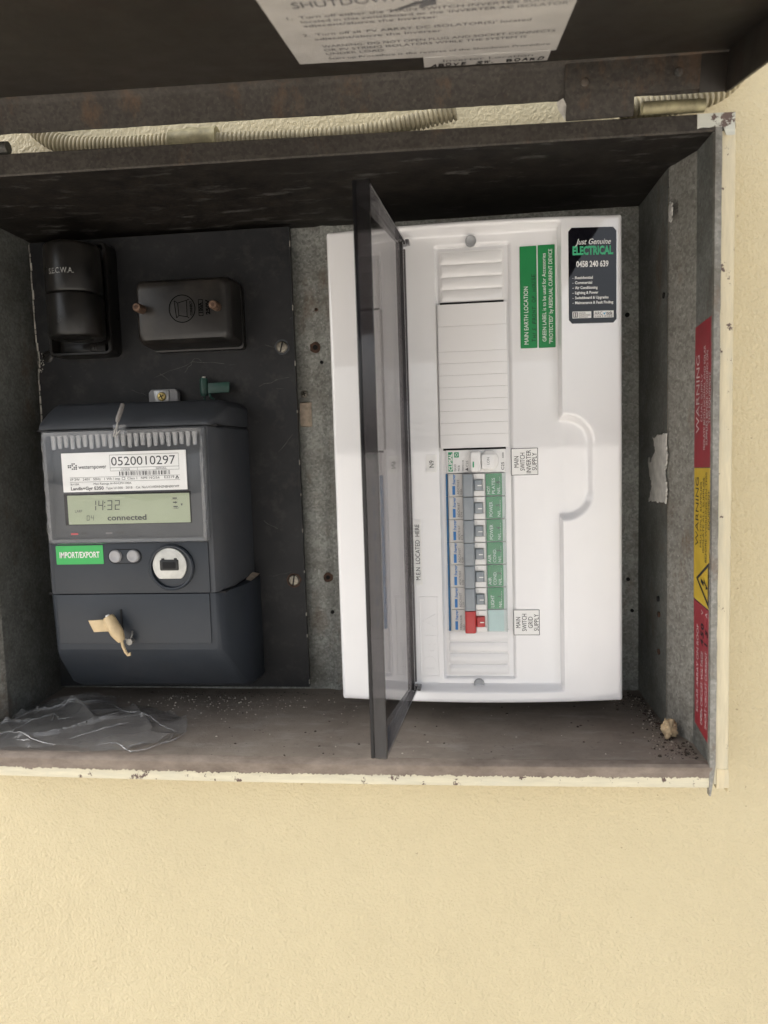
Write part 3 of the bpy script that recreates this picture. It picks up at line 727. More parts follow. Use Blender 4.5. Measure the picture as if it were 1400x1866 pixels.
# ================================================================== ELECTRICITY METER
mt = empty('electricity_meter', (-205, 128, -163), 'charcoal digital electricity meter with white nameplate and lit grey-green display', 'electricity meter')
mt['label'] = 'charcoal digital electricity meter with white nameplate and grey-green display'
g = G(); g.yloft([(128, -281, -131, -68.35, 62.2, 4), (74, -281, -131, -68.35, 62.2, 4), (60, -280, -133, -68.35, 62.2, 4), (53, -278, -136.5, -68.35, 62.2, 2), (50, -275.5, -140, -68.35, 62.2, 1.2)], 3); body = make('meter_body', g, 'meter_shell', mt, ang=24)
g = G(); g.loft([[(x, y, z) for x, z in q] for y, q in (
    (128, [(-281, 62.8), (-131, 62.8), (-131, 78), (-138, 84), (-274, 85), (-281, 79)][::-1]),
    (76, [(-281, 62.8), (-131, 62.8), (-131, 78), (-138, 83.5), (-274, 84.5), (-281, 79)][::-1]),
    (70, [(-281, 62.8), (-131.4, 62.8), (-131.4, 76), (-138.2, 81.5), (-273.6, 82.5), (-280.8, 77)][::-1]),
    (56, [(-280, 62.8), (-134.6, 62.8), (-134.6, 69), (-140, 71.8), (-273, 72.5), (-279.6, 69)][::-1]),
    (51, [(-278.4, 62.8), (-137.6, 62.8), (-137.6, 66), (-141, 67), (-272.6, 67.6), (-277.8, 66)][::-1]),
    (49.6, [(-276, 62.8), (-140, 62.8), (-140, 64.4), (-142, 64.8), (-272, 65), (-275.4, 64.4)][::-1]))])
make('top_cover', g, 'meter_shell', mt, .7, 2, 30)
g = G(); g.loft([[(x, y, z) for x, z in q] for y, q in (
    (128, [(-279, -162), (-130, -162), (-126, -158), (-126, -68.7), (-281, -68.7), (-281, -160)][::-1]),
    (92, [(-278, -158), (-130, -158), (-126, -154), (-126, -68.7), (-281, -68.7), (-281, -156)][::-1]),
    (78, [(-276, -151), (-132, -151), (-128.5, -147), (-128.5, -68.7), (-280.6, -68.7), (-280, -149)][::-1]),
    (58, [(-275, -126), (-138, -126), (-134, -123), (-134, -68.7), (-279.4, -68.7), (-278, -124)][::-1]),
    (52, [(-273, -117.5), (-141, -117.5), (-137.5, -115), (-137.5, -68.7), (-277.4, -68.7), (-276, -116)][::-1]),
    (50, [(-271.5, -114), (-143, -114), (-140.5, -112), (-140.5, -68.7), (-275, -68.7), (-273.5, -113)][::-1]))])
make('terminal_cover', g, 'meter_terminal_cover', mt, .8, 2, 26)
for sm_ in ((-280, -133, 52.6, 126, -69.2, -67.8), (-280, -133, 51.6, 126, 61.8, 63)):
    g = G(); g.box(*sm_); make('seam', g, 'seam', mt, smooth=False)
# smooth front panels
plate('front_panel', -273, -144, -68.1, -27.5, 48.9, 2, 'meter_panel', mt, 1.2, .4)
plate('terminal_panel', -272, -145, -109, -68.9, 48.9, 2, 'meter_panel', mt, 1.2, .4)
g = G(); g.box(-219, -217.6, 48.2, 50, -100, -81); make('seal_slot', g, 'seam', mt, smooth=False)
# cardboard showing in the gap by the terminal cover
g = G(); g.add([(-138.5, 112, -64.5), (-126.8, 112, -66), (-126.8, 112, -68.6), (-138.5, 112, -68.6)][:0] + [(-134, 122, -64), (-125.2, 124, -66.5), (-126.2, 100, -68.5), (-132, 104, -68.2)], [(0, 1, 2, 3)]); make('packing_piece', g, 'cardboard', mt)
# display bay behind the clear window
plate('display_bay', -271.5, -142, -26, 61, 49.2, 1, 'meter_inner', mt, 1.5)
npl = plate('name_plate', -259, -157.5, 13.5, 44.2, 47.6, 1.2, 'paper_white', mt, .5)
F = fr_front(47.6)
lettering(npl, 'print_black', F, [('0520010297', -218, 33.6, 52, 6.6), ('westernpower', -245.2, 31.6, 23, 3.1, dict(bold=.005)), ('CODE', -210.5, 29.9, 7.5, 1.3), ('SERIAL', -182, 29.9, 9, 1.3),
    ('1P 2W   240V   50Hz   1 Wh / imp', -252.5, 22.4, 41, 1.9), ('Class 1   NMI 14/2/54', -205.5, 22.4, 26, 1.9), ('E2219', -175.5, 22.6, 8, 1.9), ('Ib=10A', -252.5, 18.9, 7, 1.5), ('Max Ratings A=N=LM=100A', -233.5, 18.9, 31, 1.6),
    ('Landis+Gyr E350', -252.5, 15.0, 27, 2.5, dict(bold=.02)), ('Type U1300   2018', -223.5, 15.2, 21.5, 1.8), ('Cat. No.U1310DNN2NBN001WP', -199, 15.3, 35, 1.8)])
g = G()
def q2(g, x0, x1, z0, z1, y): g.add([(x0, y, z0), (x1, y, z0), (x1, y, z1), (x0, y, z1)], [(0, 1, 2, 3)])
for a in ((-219.2, -163.2, 41.7, 41.95), (-219.2, -163.2, 31.7, 31.95), (-219.2, -219, 29.4, 41.7), (-163.4, -163.2, 29.4, 41.7), (-219.2, -163.2, 29.3, 29.5), (-197, -196.8, 29.4, 31.7), (-253, -163, 24.8, 25.0), (-253, -163, 21.2, 21.4)): q2(g, *a, 47.45)
rb = random.Random(11); x = -212.0
while x < -170.5:
    w = rb.choice((.35, .35, .6, .9)); q2(g, x, x + w, 25.6, 28.8, 47.44); x += w + rb.choice((.4, .4, .7, 1.1))
for i in range(5):
    for j in range(4):
        if (i * 3 + j * 5 + 1) % 4 and not (i < 2 and j in (0, 3)): q2(g, -254 + i * 1.6, -254 + i * 1.6 + 1.2, 31.2 + j * 1.35, 31.2 + j * 1.35 + .95, 47.44)
q2(g, -210, -207.4, 22.2, 24.4, 47.46); g.add([(-166.8, 47.44, 22.2), (-163.6, 47.44, 22.2), (-165.2, 47.44, 25)], [(0, 1, 2)])
make('printed_marks', g, 'print_black', npl, smooth=False, kind='stuff')
g = G(); q2(g, -209.7, -207.7, 22.5, 24.1, 47.4); q2(g, -165.7, -164.7, 22.7, 23.3, 47.4); make('printed_marks', g, 'paper_white', npl, smooth=False, kind='stuff')
# display: framed panel with seven-segment figures
plate('display_frame', -259.5, -155.8, -12.8, 12.2, 48.3, .8, 'seam', mt, .6)
lc = plate('display', -256.5, -156.5, -12.2, 10.8, 47.9, .6, 'lcd_glass', mt, .5)
SEG = {'0': 'abcdef', '1': 'bc', '2': 'abged', '3': 'abgcd', '4': 'fgbc', '7': 'abc'}
def seven(g, x, z, w, h, ch, t, y=47.6, sl=.08):
    P = {'a': (0, w, h - t, h), 'd': (0, w, 0, t), 'g': (0, w, h / 2 - t / 2, h / 2 + t / 2), 'f': (0, t, h / 2, h), 'e': (0, t, 0, h / 2), 'b': (w - t, w, h / 2, h), 'c': (w - t, w, 0, h / 2)}
    for s_ in SEG[ch]:
        a0, a1, b0, b1 = P[s_]; e = t * .28; a0 += e; a1 -= e; b0 += e; b1 -= e
        g.add([(x + a0 + b0 * sl, y, z + b0), (x + a1 + b0 * sl, y, z + b0), (x + a1 + b1 * sl, y, z + b1), (x + a0 + b1 * sl, y, z + b1)], [(0, 1, 2, 3)])
g = G(); sx = -237.5
for ch in '14': seven(g, sx, -1.6, 4.8, 8.4, ch, 1.5); sx += 5.9
q2(g, sx - .3, sx + .5, 1.2, 2.2, 47.6); q2(g, sx - .2, sx + .6, 4.2, 5.2, 47.6); sx += 1.5
for ch in '32': seven(g, sx, -1.6, 4.8, 8.4, ch, 1.5); sx += 6.2
sx = -241.5
for ch in '04': seven(g, sx, -9.4, 2.6, 4.4, ch, .8); sx += 3.6
for i in range(3): q2(g, -170 + i * .2, -166.5 + i * .2, 6.6 - i * 3.3, 7.4 - i * 3.3, 47.6)
g.add([(-169, 47.6, 3.6), (-167.4, 47.6, 2.6), (-167.4, 47.6, 4.6)], [(0, 1, 2)]); g.add([(-163.6, 47.6, 2.6), (-162.0, 47.6, 2.6), (-162.8, 47.6, .6)], [(0, 1, 2)])
make('display_figures', g, 'lcd_print', lc, smooth=False, kind='stuff')
for L_ in [('connected', -224, -9.4, 32, 4.1, dict(bold=.018)), ('LARF', -250.5, -2.6, 6, 1.9), ('-W-', -170.5, 5.6, 5, 1.5), ('-var', -170, -1.4, 5, 1.5)]: lettering(lc, 'lcd_print', fr_front(47.75), [L_])
for L_ in [('Wh', -247.5, -20.5, 5, 1.9), ('Volt', -219, -20.2, 7, 1.9)]: lettering(mt, 'print_black', fr_front(49.1), [L_])
g = G(); q2(g, -256, -250, -20.6, -19.2, 49.0); make('indicator', g, 'print_red', mt, smooth=False)
g = G(); q2(g, -227, -221.5, -20.4, -19, 49.0); make('indicator', g, 'print_grey', mt, smooth=False)
# clear hinged window: shell with bevelled walls
g = G()
wo_ = (-273.2, -140.8, -28, 62.2)
def wsec(y, i, r): return [(x, y, z) for x, z in rrect(wo_[0] + i, wo_[1] - i, wo_[2] + i, wo_[3] - i, r, 4)][::-1]
g.loft([wsec(43.4, 1.6, 2.5), wsec(43.4, 2.2, 2.2)][:1] + [wsec(42.9, 2.4, 2.2)], cap0=False); win = make('clear_window', g, 'clear_window', mt, ang=30)
g = G(); g.loft([wsec(49.6, 0, 3), wsec(44.6, .4, 3), wsec(43.2, 1.6, 2.6), wsec(43.6, 4.2, 2), wsec(47.8, 5.0, 2), wsec(49.0, 5.2, 2)], False, False); make('window_rim', g, 'clear_edge', win, ang=40)
# moulded ribs in the window top, their white haze imitating glare; clips down the sides
g = G()
for i in range(23): g.tube([(-263 + i * 5.2, 45.2, 47.2 + (i * 7 % 3) * .7), (-263 + i * 5.2, 45.4, 58)], [1.6, 2.5], 8)
make('window_glare_ribs', g, 'clear_rib_glare', win, ang=60, kind='stuff')
g = G()
for z in (50, 34, 18, 2, -14):
    for x in (-271.8, -142.6): g.box(x - .6, x + .6, 43.0, 48, z - 4, z + 4)
make('window_clips', g, 'clear_edge', win, .4, kind='stuff')
g = G(); g.box(-212, -203, 41.4, 47, 57.5, 65); make('seal_hasp', g, 'clear_edge', win, 1.0)
# stickers, buttons, optical port
lb = plate('green_label', -269.5, -230, -44.2, -29.2, 48.55, .5, 'label_green_bright', mt, .6)
lettering(lb, 'print_white', fr_front(48.55), [('IMPORT/EXPORT', -266.5, -38.9, 33.5, 4.6, dict(bold=.02))])
g = G(); g.yloft([(49.2, -226, -198.4, -44.2, -32.6, 5.6), (48.4, -226, -198.4, -44.2, -32.6, 5.6)], 8); bt = make('button_surround', g, 'seam', mt, .2)
g = G(); g.yloft([(49.2, -225.4, -199, -43.6, -33.2, 5.2), (48.2, -225.4, -199, -43.6, -33.2, 5.2)], 8); make('button_plate', g, 'meter_panel', mt, .2)
for x in (-219.3, -204.6):
    g = G(); z = -38.0
    secs = [[(x + rr * math.cos(2 * math.pi * i / 28), y, z + rr * math.sin(2 * math.pi * i / 28)) for i in range(28)] for rr, y in ((5.0, 48.6), (5.0, 46.6), (4.4, 45.8), (3.5, 45.6), (3.0, 46.0))]
    g.loft(secs); make('push_button', g, 'button_grey', mt, ang=60)
px, pz = -173.6, -47.4
g = G(); secs = [[(px + rr * math.cos(2 * math.pi * i / 48), y, pz + rr * math.sin(2 * math.pi * i / 48)) for i in range(48)] for rr, y in ((18.2, 49.2), (18.2, 46.2), (17.2, 45.2), (16.2, 45.4), (15.6, 48.2))]
g.loft(secs); pt = make('optical_port', g, 'meter_panel', mt, ang=40)
g = G(); pts = []
for i in range(41):
    a = R(-138 + (360 - 84) * i / 40); 
    pts.append((px - 1.4 + 13.6 * math.cos(a + R(90 + 0)) * 1, pz + 1.4 + 13.6 * math.sin(a + R(90))))
pts = [(px - 1.4 + 13.8 * math.cos(R(-50 + 280 * i / 40)), pz + 1.6 + 13.8 * math.sin(R(-50 + 280 * i / 40))) for i in range(41)]
g.prism(pts, lambda a, b: (a, 48.4, b), lambda a, b: (a, 46.4, b)); make('port_plate', g, 'steel_bright', pt, .4)
g = G(); g.yloft([(47.5, px - 9.2, px + 6.2, pz - 2.6, pz + 6.4, 1.0), (45.2, px - 8.8, px + 5.8, pz - 2.2, pz + 6.0, 1.0)]); g.box(px - 7.6, px - 5.4, 45.6, 47, pz + 6, pz + 7.4); g.box(px + 2.6, px + 4.8, 45.6, 47, pz + 6, pz + 7.4); make('port_socket', g, 'socket_black', pt, .3)
g = G(); g.yloft([(45.6, px - 6.8, px + 4.2, pz - .9, pz + 4.6, .6), (45.0, px - 6.6, px + 4.0, pz - .7, pz + 4.4, .6)]); make('port_lens', g, 'seam', pt, .2)
# mounting lug above the meter
g = G(); g.loft([[(x, y, z) for x, z in ((-216.5, 84), (-216.5, 95), (-214, 98), (-192.5, 98), (-190, 95), (-190, 84))] for y in (126, 120)]); lug = make('mounting_lug', g, 'button_grey', mt, .8)
g = G(); g.loft([[(x, y, z) for x, z in ((-210, 84), (-211.5, 97), (-197.5, 97), (-198.5, 84))] for y in (120.5, 118.8)]); make('lug_plate', g, 'nickel', lug, .4)
screw('screw', -204, 119, 91.5, 3.9, mt, 'brass', 'cross', 2.0, ang=25)

# ================================================================== SEALS
gs = empty('plastic_seal', (-163, 122, 90), 'dark green plastic seal with a flag above the meter', 'seal', None)
g = G(); g.tube([(-165.8, 119, 90.5), (-165.8, 119, 93), (-165.6, 119, 104), (-165.4, 119, 105.8)], [2.6, 3.4, 3.6, 3.0], 16); make('seal_barrel', g, 'seal_green', gs, ang=50)
g = G(); g.tube([(-165.4, 119, 105.6), (-165.4, 119, 107)], 1.6, 10); make('seal_tip', g, 'torn_paper', gs)
g = G(); g.loft([[(-162.4, y, 92.5), (-143.4, y, 92.8), (-142.6, y, 101.0), (-143.4, y, 101.8), (-161.4, y, 101.2)] for y in (119.6, 117.6)]); fl = make('seal_flag', g, 'seal_green', gs, .4)
lettering(fl, 'seal_green', fr_front(117.5), [('1090', -153, 94, 8, 2.6)])
g = G(); g.tube([(-161, 119, 93), (-160, 118, 89.5), (-157.5, 119, 87.5), (-159, 121, 86.5)], 1.0, 8); g.tube([(-165.8, 119, 90.5), (-165.9, 120, 86)], .9, 8); make('seal_wire', g, 'seal_green', gs)

ws = empty('wire_seal', (-208, 47, 56), 'small grey crimped wire seal hanging at the top of the meter window', 'seal')
g = G(); g.tube([(-205.4, 47.0, 80.6), (-206.0, 44.6, 76), (-207.3, 41.6, 69.5), (-207.8, 41.0, 67)], [1.5, 1.8, 1.8, 1.3], 12); make('crimp_sleeve', g, 'tape_grey', ws, ang=50)
g = G()
g.tube([(-207.6, 41.2, 67.5), (-208.6, 40.4, 63), (-210.6, 40.2, 58.5), (-211.6, 40.6, 56), (-208.8, 40.2, 57.5), (-205.6, 40.2, 60.5)], .42, 8)
g.tube([(-207.4, 41.0, 67.5), (-207.8, 40.2, 62), (-208.8, 40.0, 58), (-210.4, 40.8, 55.5)], .42, 8)
make('seal_wire', g, 'seal_wire', ws)

cs = empty('plastic_seal', (-213, 44, -100), 'cream plastic seal with a flag on the lower front of the meter', 'seal')
ax = Vector((9.0, 0, -17.5)).normalized(); p0 = Vector((-224.0, 38, -84.0))
g = G(); g.tube([p0, p0 + ax * 1.5, p0 + ax * 14, p0 + ax * 16, p0 + ax * 21, p0 + ax * 22.5], [3.6, 4.6, 5.2, 4.9, 3.4, 2.6], 18); make('seal_barrel', g, 'seal_cream', cs, ang=50)
g = G(); g.tube([p0 - ax * 1.2, p0 + ax * 1], [1.4, 2.1], 10); make('seal_tip', g, 'print_white', cs)
g = G(); g.loft([[(-240.2, y, -87.2), (-223.5, y, -86.4), (-220.5, y, -95.8), (-236.0, y, -96.6)] for y in (38.8, 37.2)]); make('seal_flag', g, 'seal_cream', cs, .4)
e0 = p0 + ax * 22
g = G(); g.tube([e0, e0 + Vector((1.0, 0, -5)), e0 + Vector((2.6, .5, -9.5)), e0 + Vector((4.2, 1, -12.0)), e0 + Vector((6.0, 0, -11.4)), e0 + Vector((6.3, -.3, -9.6))], [1.2, 1.2, 1.15, 1.1, 1.05, .8], 8); make('seal_tail', g, 'seal_cream', cs)
g = G(); g.tube([e0 + Vector((1, 2, 1)), e0 + Vector((4.5, 4, -1)), e0 + Vector((6.0, 6, 3)), e0 + Vector((4.5, 10, 5))], .7, 8); g.tube([e0 + Vector((4.6, 3, -2)), e0 + Vector((4.6, 8, -2))], [2.6, 2.6], 10); make('seal_wire', g, 'seal_wire', cs)

# ================================================================== DISTRIBUTION BOARD
db = empty('distribution_board', (65, 150, -160), 'glossy white plastic distribution board with an open smoked door', 'switchboard')
DX0, DX1, DZ0, DZ1 = -45.0, 175.0, -160.0, 206.0
RX0, RX1, RZ0, RZ1 = 12.0, 129.0, -150.5, 202.0       # recessed panel
FY = 69.0                                              # recessed panel face
def sst(a, b, x):
    t = max(0., min(1., (x - a) / (b - a))); return t * t * (3 - 2 * t)
def cover_y(x, z):
    u = (x - 65) / 110; y = 66.5 - 8.5 * (1 - u * u)
    # soft outer arris
    e = min(x - DX0, DX1 - x, z - DZ0, DZ1 - z)
    if e < 3: y += 3.2 * (1 - math.sqrt(max(0, 1 - ((3 - e) / 3) ** 2)))
    f = sst(RX0 - .6, RX0 + .9, x) * (1 - sst(RX1 - .9, RX1 + .6, x)) * sst(RZ0 - .5, RZ0 + 3.6, z) * (1 - sst(RZ1 - 4.0, RZ1 + .5, z))
    # finger pocket at the right of the opening
    if x > RX1 - 8:
        px_, pz_ = 151.5, 22.0; hw, hh, rr = 26, 38, 20
        dx = max(0, abs(x - 126) - (px_ - 126 - rr)); dz = max(0, abs(z - pz_) - (hh - rr)); d = math.hypot(dx, dz)
        p = 1 - sst(rr - 3.0, rr + 2.2, d); 
        f = max(f, p * (.72 + .28 * (1 - sst(130, 146, x))))
    y = y + (FY - y) * f
    # escutcheon slot for the breakers
    s_ = sst(37.2, 38.6, x) * (1 - sst(92.2, 93.6, x)) * sst(-143.4, -142, z) * (1 - sst(190, 191.4, z))
    return y + 3.0 * s_
nx, nz = 220, 366; vs = []; fs = []
def corner(x, z, r=4.5):
    cx_ = min(max(x, DX0 + r), DX1 - r); cz_ = min(max(z, DZ0 + r), DZ1 - r); d = math.hypot(x - cx_, z - cz_)
    return (x, z) if d <= r or (x == cx_ or z == cz_) else (cx_ + (x - cx_) * r / d, cz_ + (z - cz_) * r / d)
for j in range(nz + 1):
    for i in range(nx + 1):
        x = DX0 + i; z = DZ0 + j; a, b = corner(x, z); vs.append((a, cover_y(a, b), b))
idx = lambda i, j: j * (nx + 1) + i
for j in range(nz):
    for i in range(nx): fs.append((idx(i, j), idx(i + 1, j), idx(i + 1, j + 1), idx(i, j + 1)))
loop = [idx(i, 0) for i in range(nx + 1)] + [idx(nx, j) for j in range(1, nz + 1)] + [idx(i, nz) for i in range(nx - 1, -1, -1)] + [idx(0, j) for j in range(nz - 1, 0, -1)]
b0 = len(vs)
for k_ in loop: x, y, z = vs[k_]; vs.append((65 + (x - 65) * .995, 100, 23 + (z - 23) * .995))
for k_ in loop: x, y, z = vs[k_]; vs.append((65 + (x - 65) * .985, 146, 23 + (z - 23) * .985))
n = len(loop)
for i in range(n):
    j = (i + 1) % n; fs.append((loop[i], b0 + i, b0 + j, loop[j])); fs.append((b0 + i, b0 + n + i, b0 + n + j, b0 + j))
g = G(); g.add(vs, fs); cover = make('cover', g, 'white_plastic', db, ang=60)
g = G(); g.yloft([(148.5, -47, 177, -158, 209, 4), (146, -47, 177, -158, 209, 4)]); make('back_tray', g, 'galvanised_dark', db, .5)
screw('screw', -41, 146, 233 - 20, 4.2, db, 'seal_cream', 'cross', 2.4, ang=10); screw('screw', 152.5, 146, 213, 4.2, db, 'torn_paper', 'cross', 2.4, ang=30)
for z, nm in ((193.2, 0), (-147.2, 1)):
    g = G(); x = 64.6; y = cover_y(40, z) if False else 66.6
    secs = [[(x + rr * math.cos(2 * math.pi * i / 24), yy, z + rr * math.sin(2 * math.pi * i / 24)) for i in range(24)] for rr, yy in ((4.1, 70), (4.1, y), (3.9, y - .3), (3.7, y), (2.5, y + .9), (.8, y + 1.2))]
    g.loft(secs); make('screw_cap', g, 'screw_cap_grey', db, ang=60)
# blanks: break-off ribs above and below, then the clip-in filler strip
def rib(z0, z1, x0=41.5, x1=88):
    g = G(); g.yloft([(72.5, x0, x1, z0, z1, 1.8), (70.0, x0, x1, z0, z1, 1.8), (69.5, x0 + .6, x1 - .6, z0 + .6, z1 - .6, 1.4)], 4); make('breakout_blank', g, 'white_filler', db, ang=40)
for i in range(4): rib(149.8 + i * 9.25, 149.8 + i * 9.25 + 8.6)
for i in range(4): rib(-140.4 + i * 9.0, -140.4 + i * 9.0 + 8.4)
for za, zb_ in ((149.6, 187.4), (-140.8, -104.6)):
    g = G(); g.box(40.6, 89, 70.3, 72.6, za, zb_); make('blank_backing', g, 'white_filler', db, smooth=False)
g = G(); g.box(40.5, 88.5, 71.0, 71.9, 148.0, 149.4); make('slot_gap', g, 'hole_black', db, smooth=False)
g = G(); g.box(40.5, 88.5, 71.0, 71.9, 37.2, 39.0); make('slot_gap', g, 'hole_black', db, smooth=False)
cuts = [147.4, 131, 112, 103.2, 94.2, 85.2, 76.2, 67.2, 58.2, 49.2, 38.8]
for i in range(len(cuts) - 1):
    g = G(); t = .06
    g.loft([[(x, y, z) for x, y in ((38.4, 72), (38.4, 67.6), (39.2, 66.9), (89.8, 66.9), (90.6, 67.6), (90.6, 72))] for z in (cuts[i + 1] + t, cuts[i] - t)]); make('filler_strip', g, 'white_filler', db, .14, 1)
# raised logo panel, lower left of the recess
def emb(x0, x1, z0, z1, t, y=68.62):
    g = G()
    for a in ((x0, x1, z0, z0 + t), (x0, x1, z1 - t, z1), (x0, x0 + t, z0 + t, z1 - t), (x1 - t, x1, z0 + t, z1 - t)): g.box(a[0], a[1], y, 69.4, a[2], a[3])
    return make('logo_border', g, 'white_plastic', cover, .15, 1)
emb(18.6, 33.6, -142, -77, .8)
g = G(); put_text(g, fr_up(68.78), 'DETA', -137, -31.2, 46, 10.2, bold=.01)
g2 = G(); n0 = len(g.v); g2.v = g.v + [(x, y + .9, z) for x, y, z in g.v]; g2.f = g.f + []
import collections
ec = collections.Counter()
for f in g.f:
    for i in range(len(f)): ec[(f[i], f[(i + 1) % len(f)])] += 1
for (a, b) in list(ec):
    if (b, a) not in ec: g2.f.append((b, a, a + n0, b + n0))
make('embossed_logo', g2, 'white_plastic', cover, smooth=False)

# labels on the recessed panel (y just proud of it)
LY = 68.5
def dlabel(x0, x1, z0, z1, mat, lines, pmat, y=LY, border=False, r=.5, label=None):
    o = plate('label', x0, x1, z0, z1, y, .45, mat, db, r)
    if border:
        g = G()
        for a in ((x0, x1, z0, z0 + .4), (x0, x1, z1 - .4, z1), (x0, x0 + .4, z0 + .4, z1 - .4), (x1 - .4, x1, z0 + .4, z1 - .4)): q2(g, *a, y - .1)
        make('label_border', g, 'print_black', o, smooth=False, kind='stuff')
    lettering(o, pmat, fr_up(y), lines)
    if label: o['label'] = label
    return o
dlabel(27.2, 35.4, 20.8, 34.4, 'paper_white', [('N9', 24.6, -33.0, 5.4, 3.6)], 'print_black', label='white label N9')
dlabel(14.6, 22.0, -67.6, -16.0, 'paper_white', [('M.E.N  LOCATED  HERE', -63.6, -20.3, 44, 3.4)], 'print_black', label='white label M.E.N located here')
dlabel(92.2, 112.4, 16.8, 37.4, 'paper_white', [('MAIN', 27.1, -97.8, 8.6, 3.4, dict(al='C')), ('SWITCH', 27.1, -102.4, 13.6, 3.4, dict(al='C')), ('INVERTER', 27.1, -107.0, 17.6, 3.4, dict(al='C')), ('SUPPLY', 27.1, -111.4, 13.4, 3.4, dict(al='C'))], 'print_black', border=True, label='white label main switch inverter supply')
dlabel(92.2, 112.2, -108.2, -88.0, 'paper_white', [('MAIN', -98.1, -97.4, 8.6, 3.4, dict(al='C')), ('SWITCH', -98.1, -102.2, 13.6, 3.4, dict(al='C')), ('GRID', -98.1, -106.9, 9, 3.4, dict(al='C')), ('SUPPLY', -98.1, -111.4, 13.4, 3.4, dict(al='C'))], 'print_black', border=True, label='white label main switch grid supply')
o = dlabel(100.6, 113.0, 112.4, 187.2, 'label_green', [('MAIN EARTH LOCATION', 115.2, -106.4, 42.5, 3.1)], 'print_white', label='green label main earth location')
lettering(o, 'handwriting', fr_up(LY), [('THIS FRONT OF HOUSE', 117, -112.0, 50, 2.7, dict(hand=True, bold=.0))], 'handwriting')
dlabel(114.0, 126.4, 112.2, 187.4, 'label_green', [('GREEN LABEL is to be used for Accessories', 116.8, -119.6, 64.5, 2.7), ('"PROTECTED" by RESIDUAL CURRENT DEVICE', 115.2, -124.4, 69, 2.7)], 'print_white', label='green label about residual current device')
# black glossy contractor sticker on the curved right stile
SX0, SX1, SZ0, SZ1 = 135.2, 170.2, 127.8, 196.4
def on_cover(g, lift):
    g.v = [(x, cover_y(x, z) - lift, z) for x, y, z in g.v]; return g
g = G(); pts = rrect(SX0, SX1, SZ0, SZ1, 2.6, 5)
ncol = 15; 
cols = []
for i in range(ncol + 1):
    x = SX0 + (SX1 - SX0) * i / ncol; d = min(x - SX0, SX1 - x); c_ = 2.6 - math.sqrt(max(0, 2.6 ** 2 - max(0, 2.6 - d) ** 2)); cols.append((x, SZ0 + c_, SZ1 - c_))
rows = 24
vs = [(x, 0, a + (b - a) * j / rows) for j in range(rows + 1) for x, a, b in cols]
m = ncol + 1; g.add(vs, [(j * m + i, j * m + i + 1, (j + 1) * m + i + 1, (j + 1) * m + i) for j in range(rows) for i in range(ncol)])
stk = make('sticker', on_cover(g, .35), 'sticker_black', db); stk['label'] = 'black glossy contractor sticker'
def st_text(mat, lines, lift=.55, nm='lettering'):
    g = G()
    for L in lines: put_text(g, fr_front(0), *L[:5], **(L[5] if len(L) > 5 else {}))
    make(nm, on_cover(g, lift), mat, stk, smooth=False, recalc=False)
st_text('print_white', [('Just Genuine', 140.2, 184.4, 26, 3.9, dict(shear=.35, bold=.008))])
st_text('sticker_green', [('ELECTRICAL', 138.2, 177.2, 29.6, 5.6, dict(bold=.045))])
st_text('print_white', [('0458 240 639', 140.8, 168.4, 23.6, 4.0, dict(bold=.03))])
for i, (t_, w_) in enumerate((('Residential', 13), ('Commercial', 12.5), ('Air Conditioning', 16.5), ('Lighting & Power', 17), ('Switchboard & Upgrades', 24.5), ('Maintenance & Fault Finding', 28))):
    st_text('print_white', [(t_, 139.8, 159.8 - i * 3.6, w_, 1.9, dict(bold=.025)), ('-', 137.9, 159.8 - i * 3.6, .8, 1.9)])
def st_quad(x0, x1, z0, z1, mat, lift):
    g = G(); g.add([(x0 + (x1 - x0) * i / 6, 0, z) for z in (z0, z1) for i in range(7)], [(i, i + 1, i + 8, i + 7) for i in range(6)]); make('sticker_badge', on_cover(g, lift), mat, stk)
st_quad(137.8, 151.6, 131.6, 136.4, 'paper_white', .5); st_quad(153.4, 168.0, 131.6, 136.6, 'paper_white', .5)
st_quad(138.3, 141.8, 132.1, 135.9, 'print_grey', .62); st_quad(139.0, 139.6, 132.6, 135.4, 'paper_white', .7); st_quad(140.5, 141.1, 132.6, 135.4, 'paper_white', .7)
st_text('print_black', [('MASTER', 142.4, 134.6, 5, 1.1), ('ELECTRICIANS', 142.4, 133.2, 8.6, 1.1), ('AUSTRALIA', 142.4, 131.9, 6.6, 1.0), ('ARC', 154.0, 133.6, 5.8, 2.4), ('tick', 162.6, 133.6, 4.6, 2.4, dict(bold=.02)), ('C E R T I F I E D', 154.2, 132.0, 13, 1.0, dict(bold=.04))], .66)
g = G(); g.add([(160.0, 0, 135.2), (161.2, 0, 133.5), (162.8, 0, 136.2), (161.3, 0, 134.9)], [(0, 1, 2, 3)]); make('sticker_tick', on_cover(g, .72), 'blue_cyan', stk, smooth=False)

# open smoked door, hinged at the left of the recess
H0 = Vector((13.2, 62.0, 0)); H1 = Vector((-4.6, -72.0, 0)); da = (H1 - H0).normalized(); dn = Vector((-da.y, da.x, 0)); dn = dn if dn.x > 0 else -dn
DL = (H1 - H0).length
def dp(a, b, z): v = H0 + da * a + dn * b; return (v.x, v.y, z)
def dprism(g, pts, z0, z1): g.loft([[dp(a, b, z) for a, b in pts] for z in (z0, z1)])
ZD0, ZD1 = -147.0, 192.0
g = G(); dprism(g, [(3, 0), (DL - 2.4, 0), (DL - 2.4, 1.9), (3, 1.9)], ZD0 + 2.2, ZD1 - 2.2); door = make('door', g, 'smoked_plastic', db, .3, 1); door['label'] = 'open smoked transparent door'
g = G(); dprism(g, [(DL - 2.3, 2.3), (DL, 2.3), (DL, 9.6), (DL - .6, 10.2), (DL - 2.0, 10.2), (DL - 2.3, 9.6)], ZD0, ZD1); make('door_rim', g, 'smoked_rim', door, .3, 1)
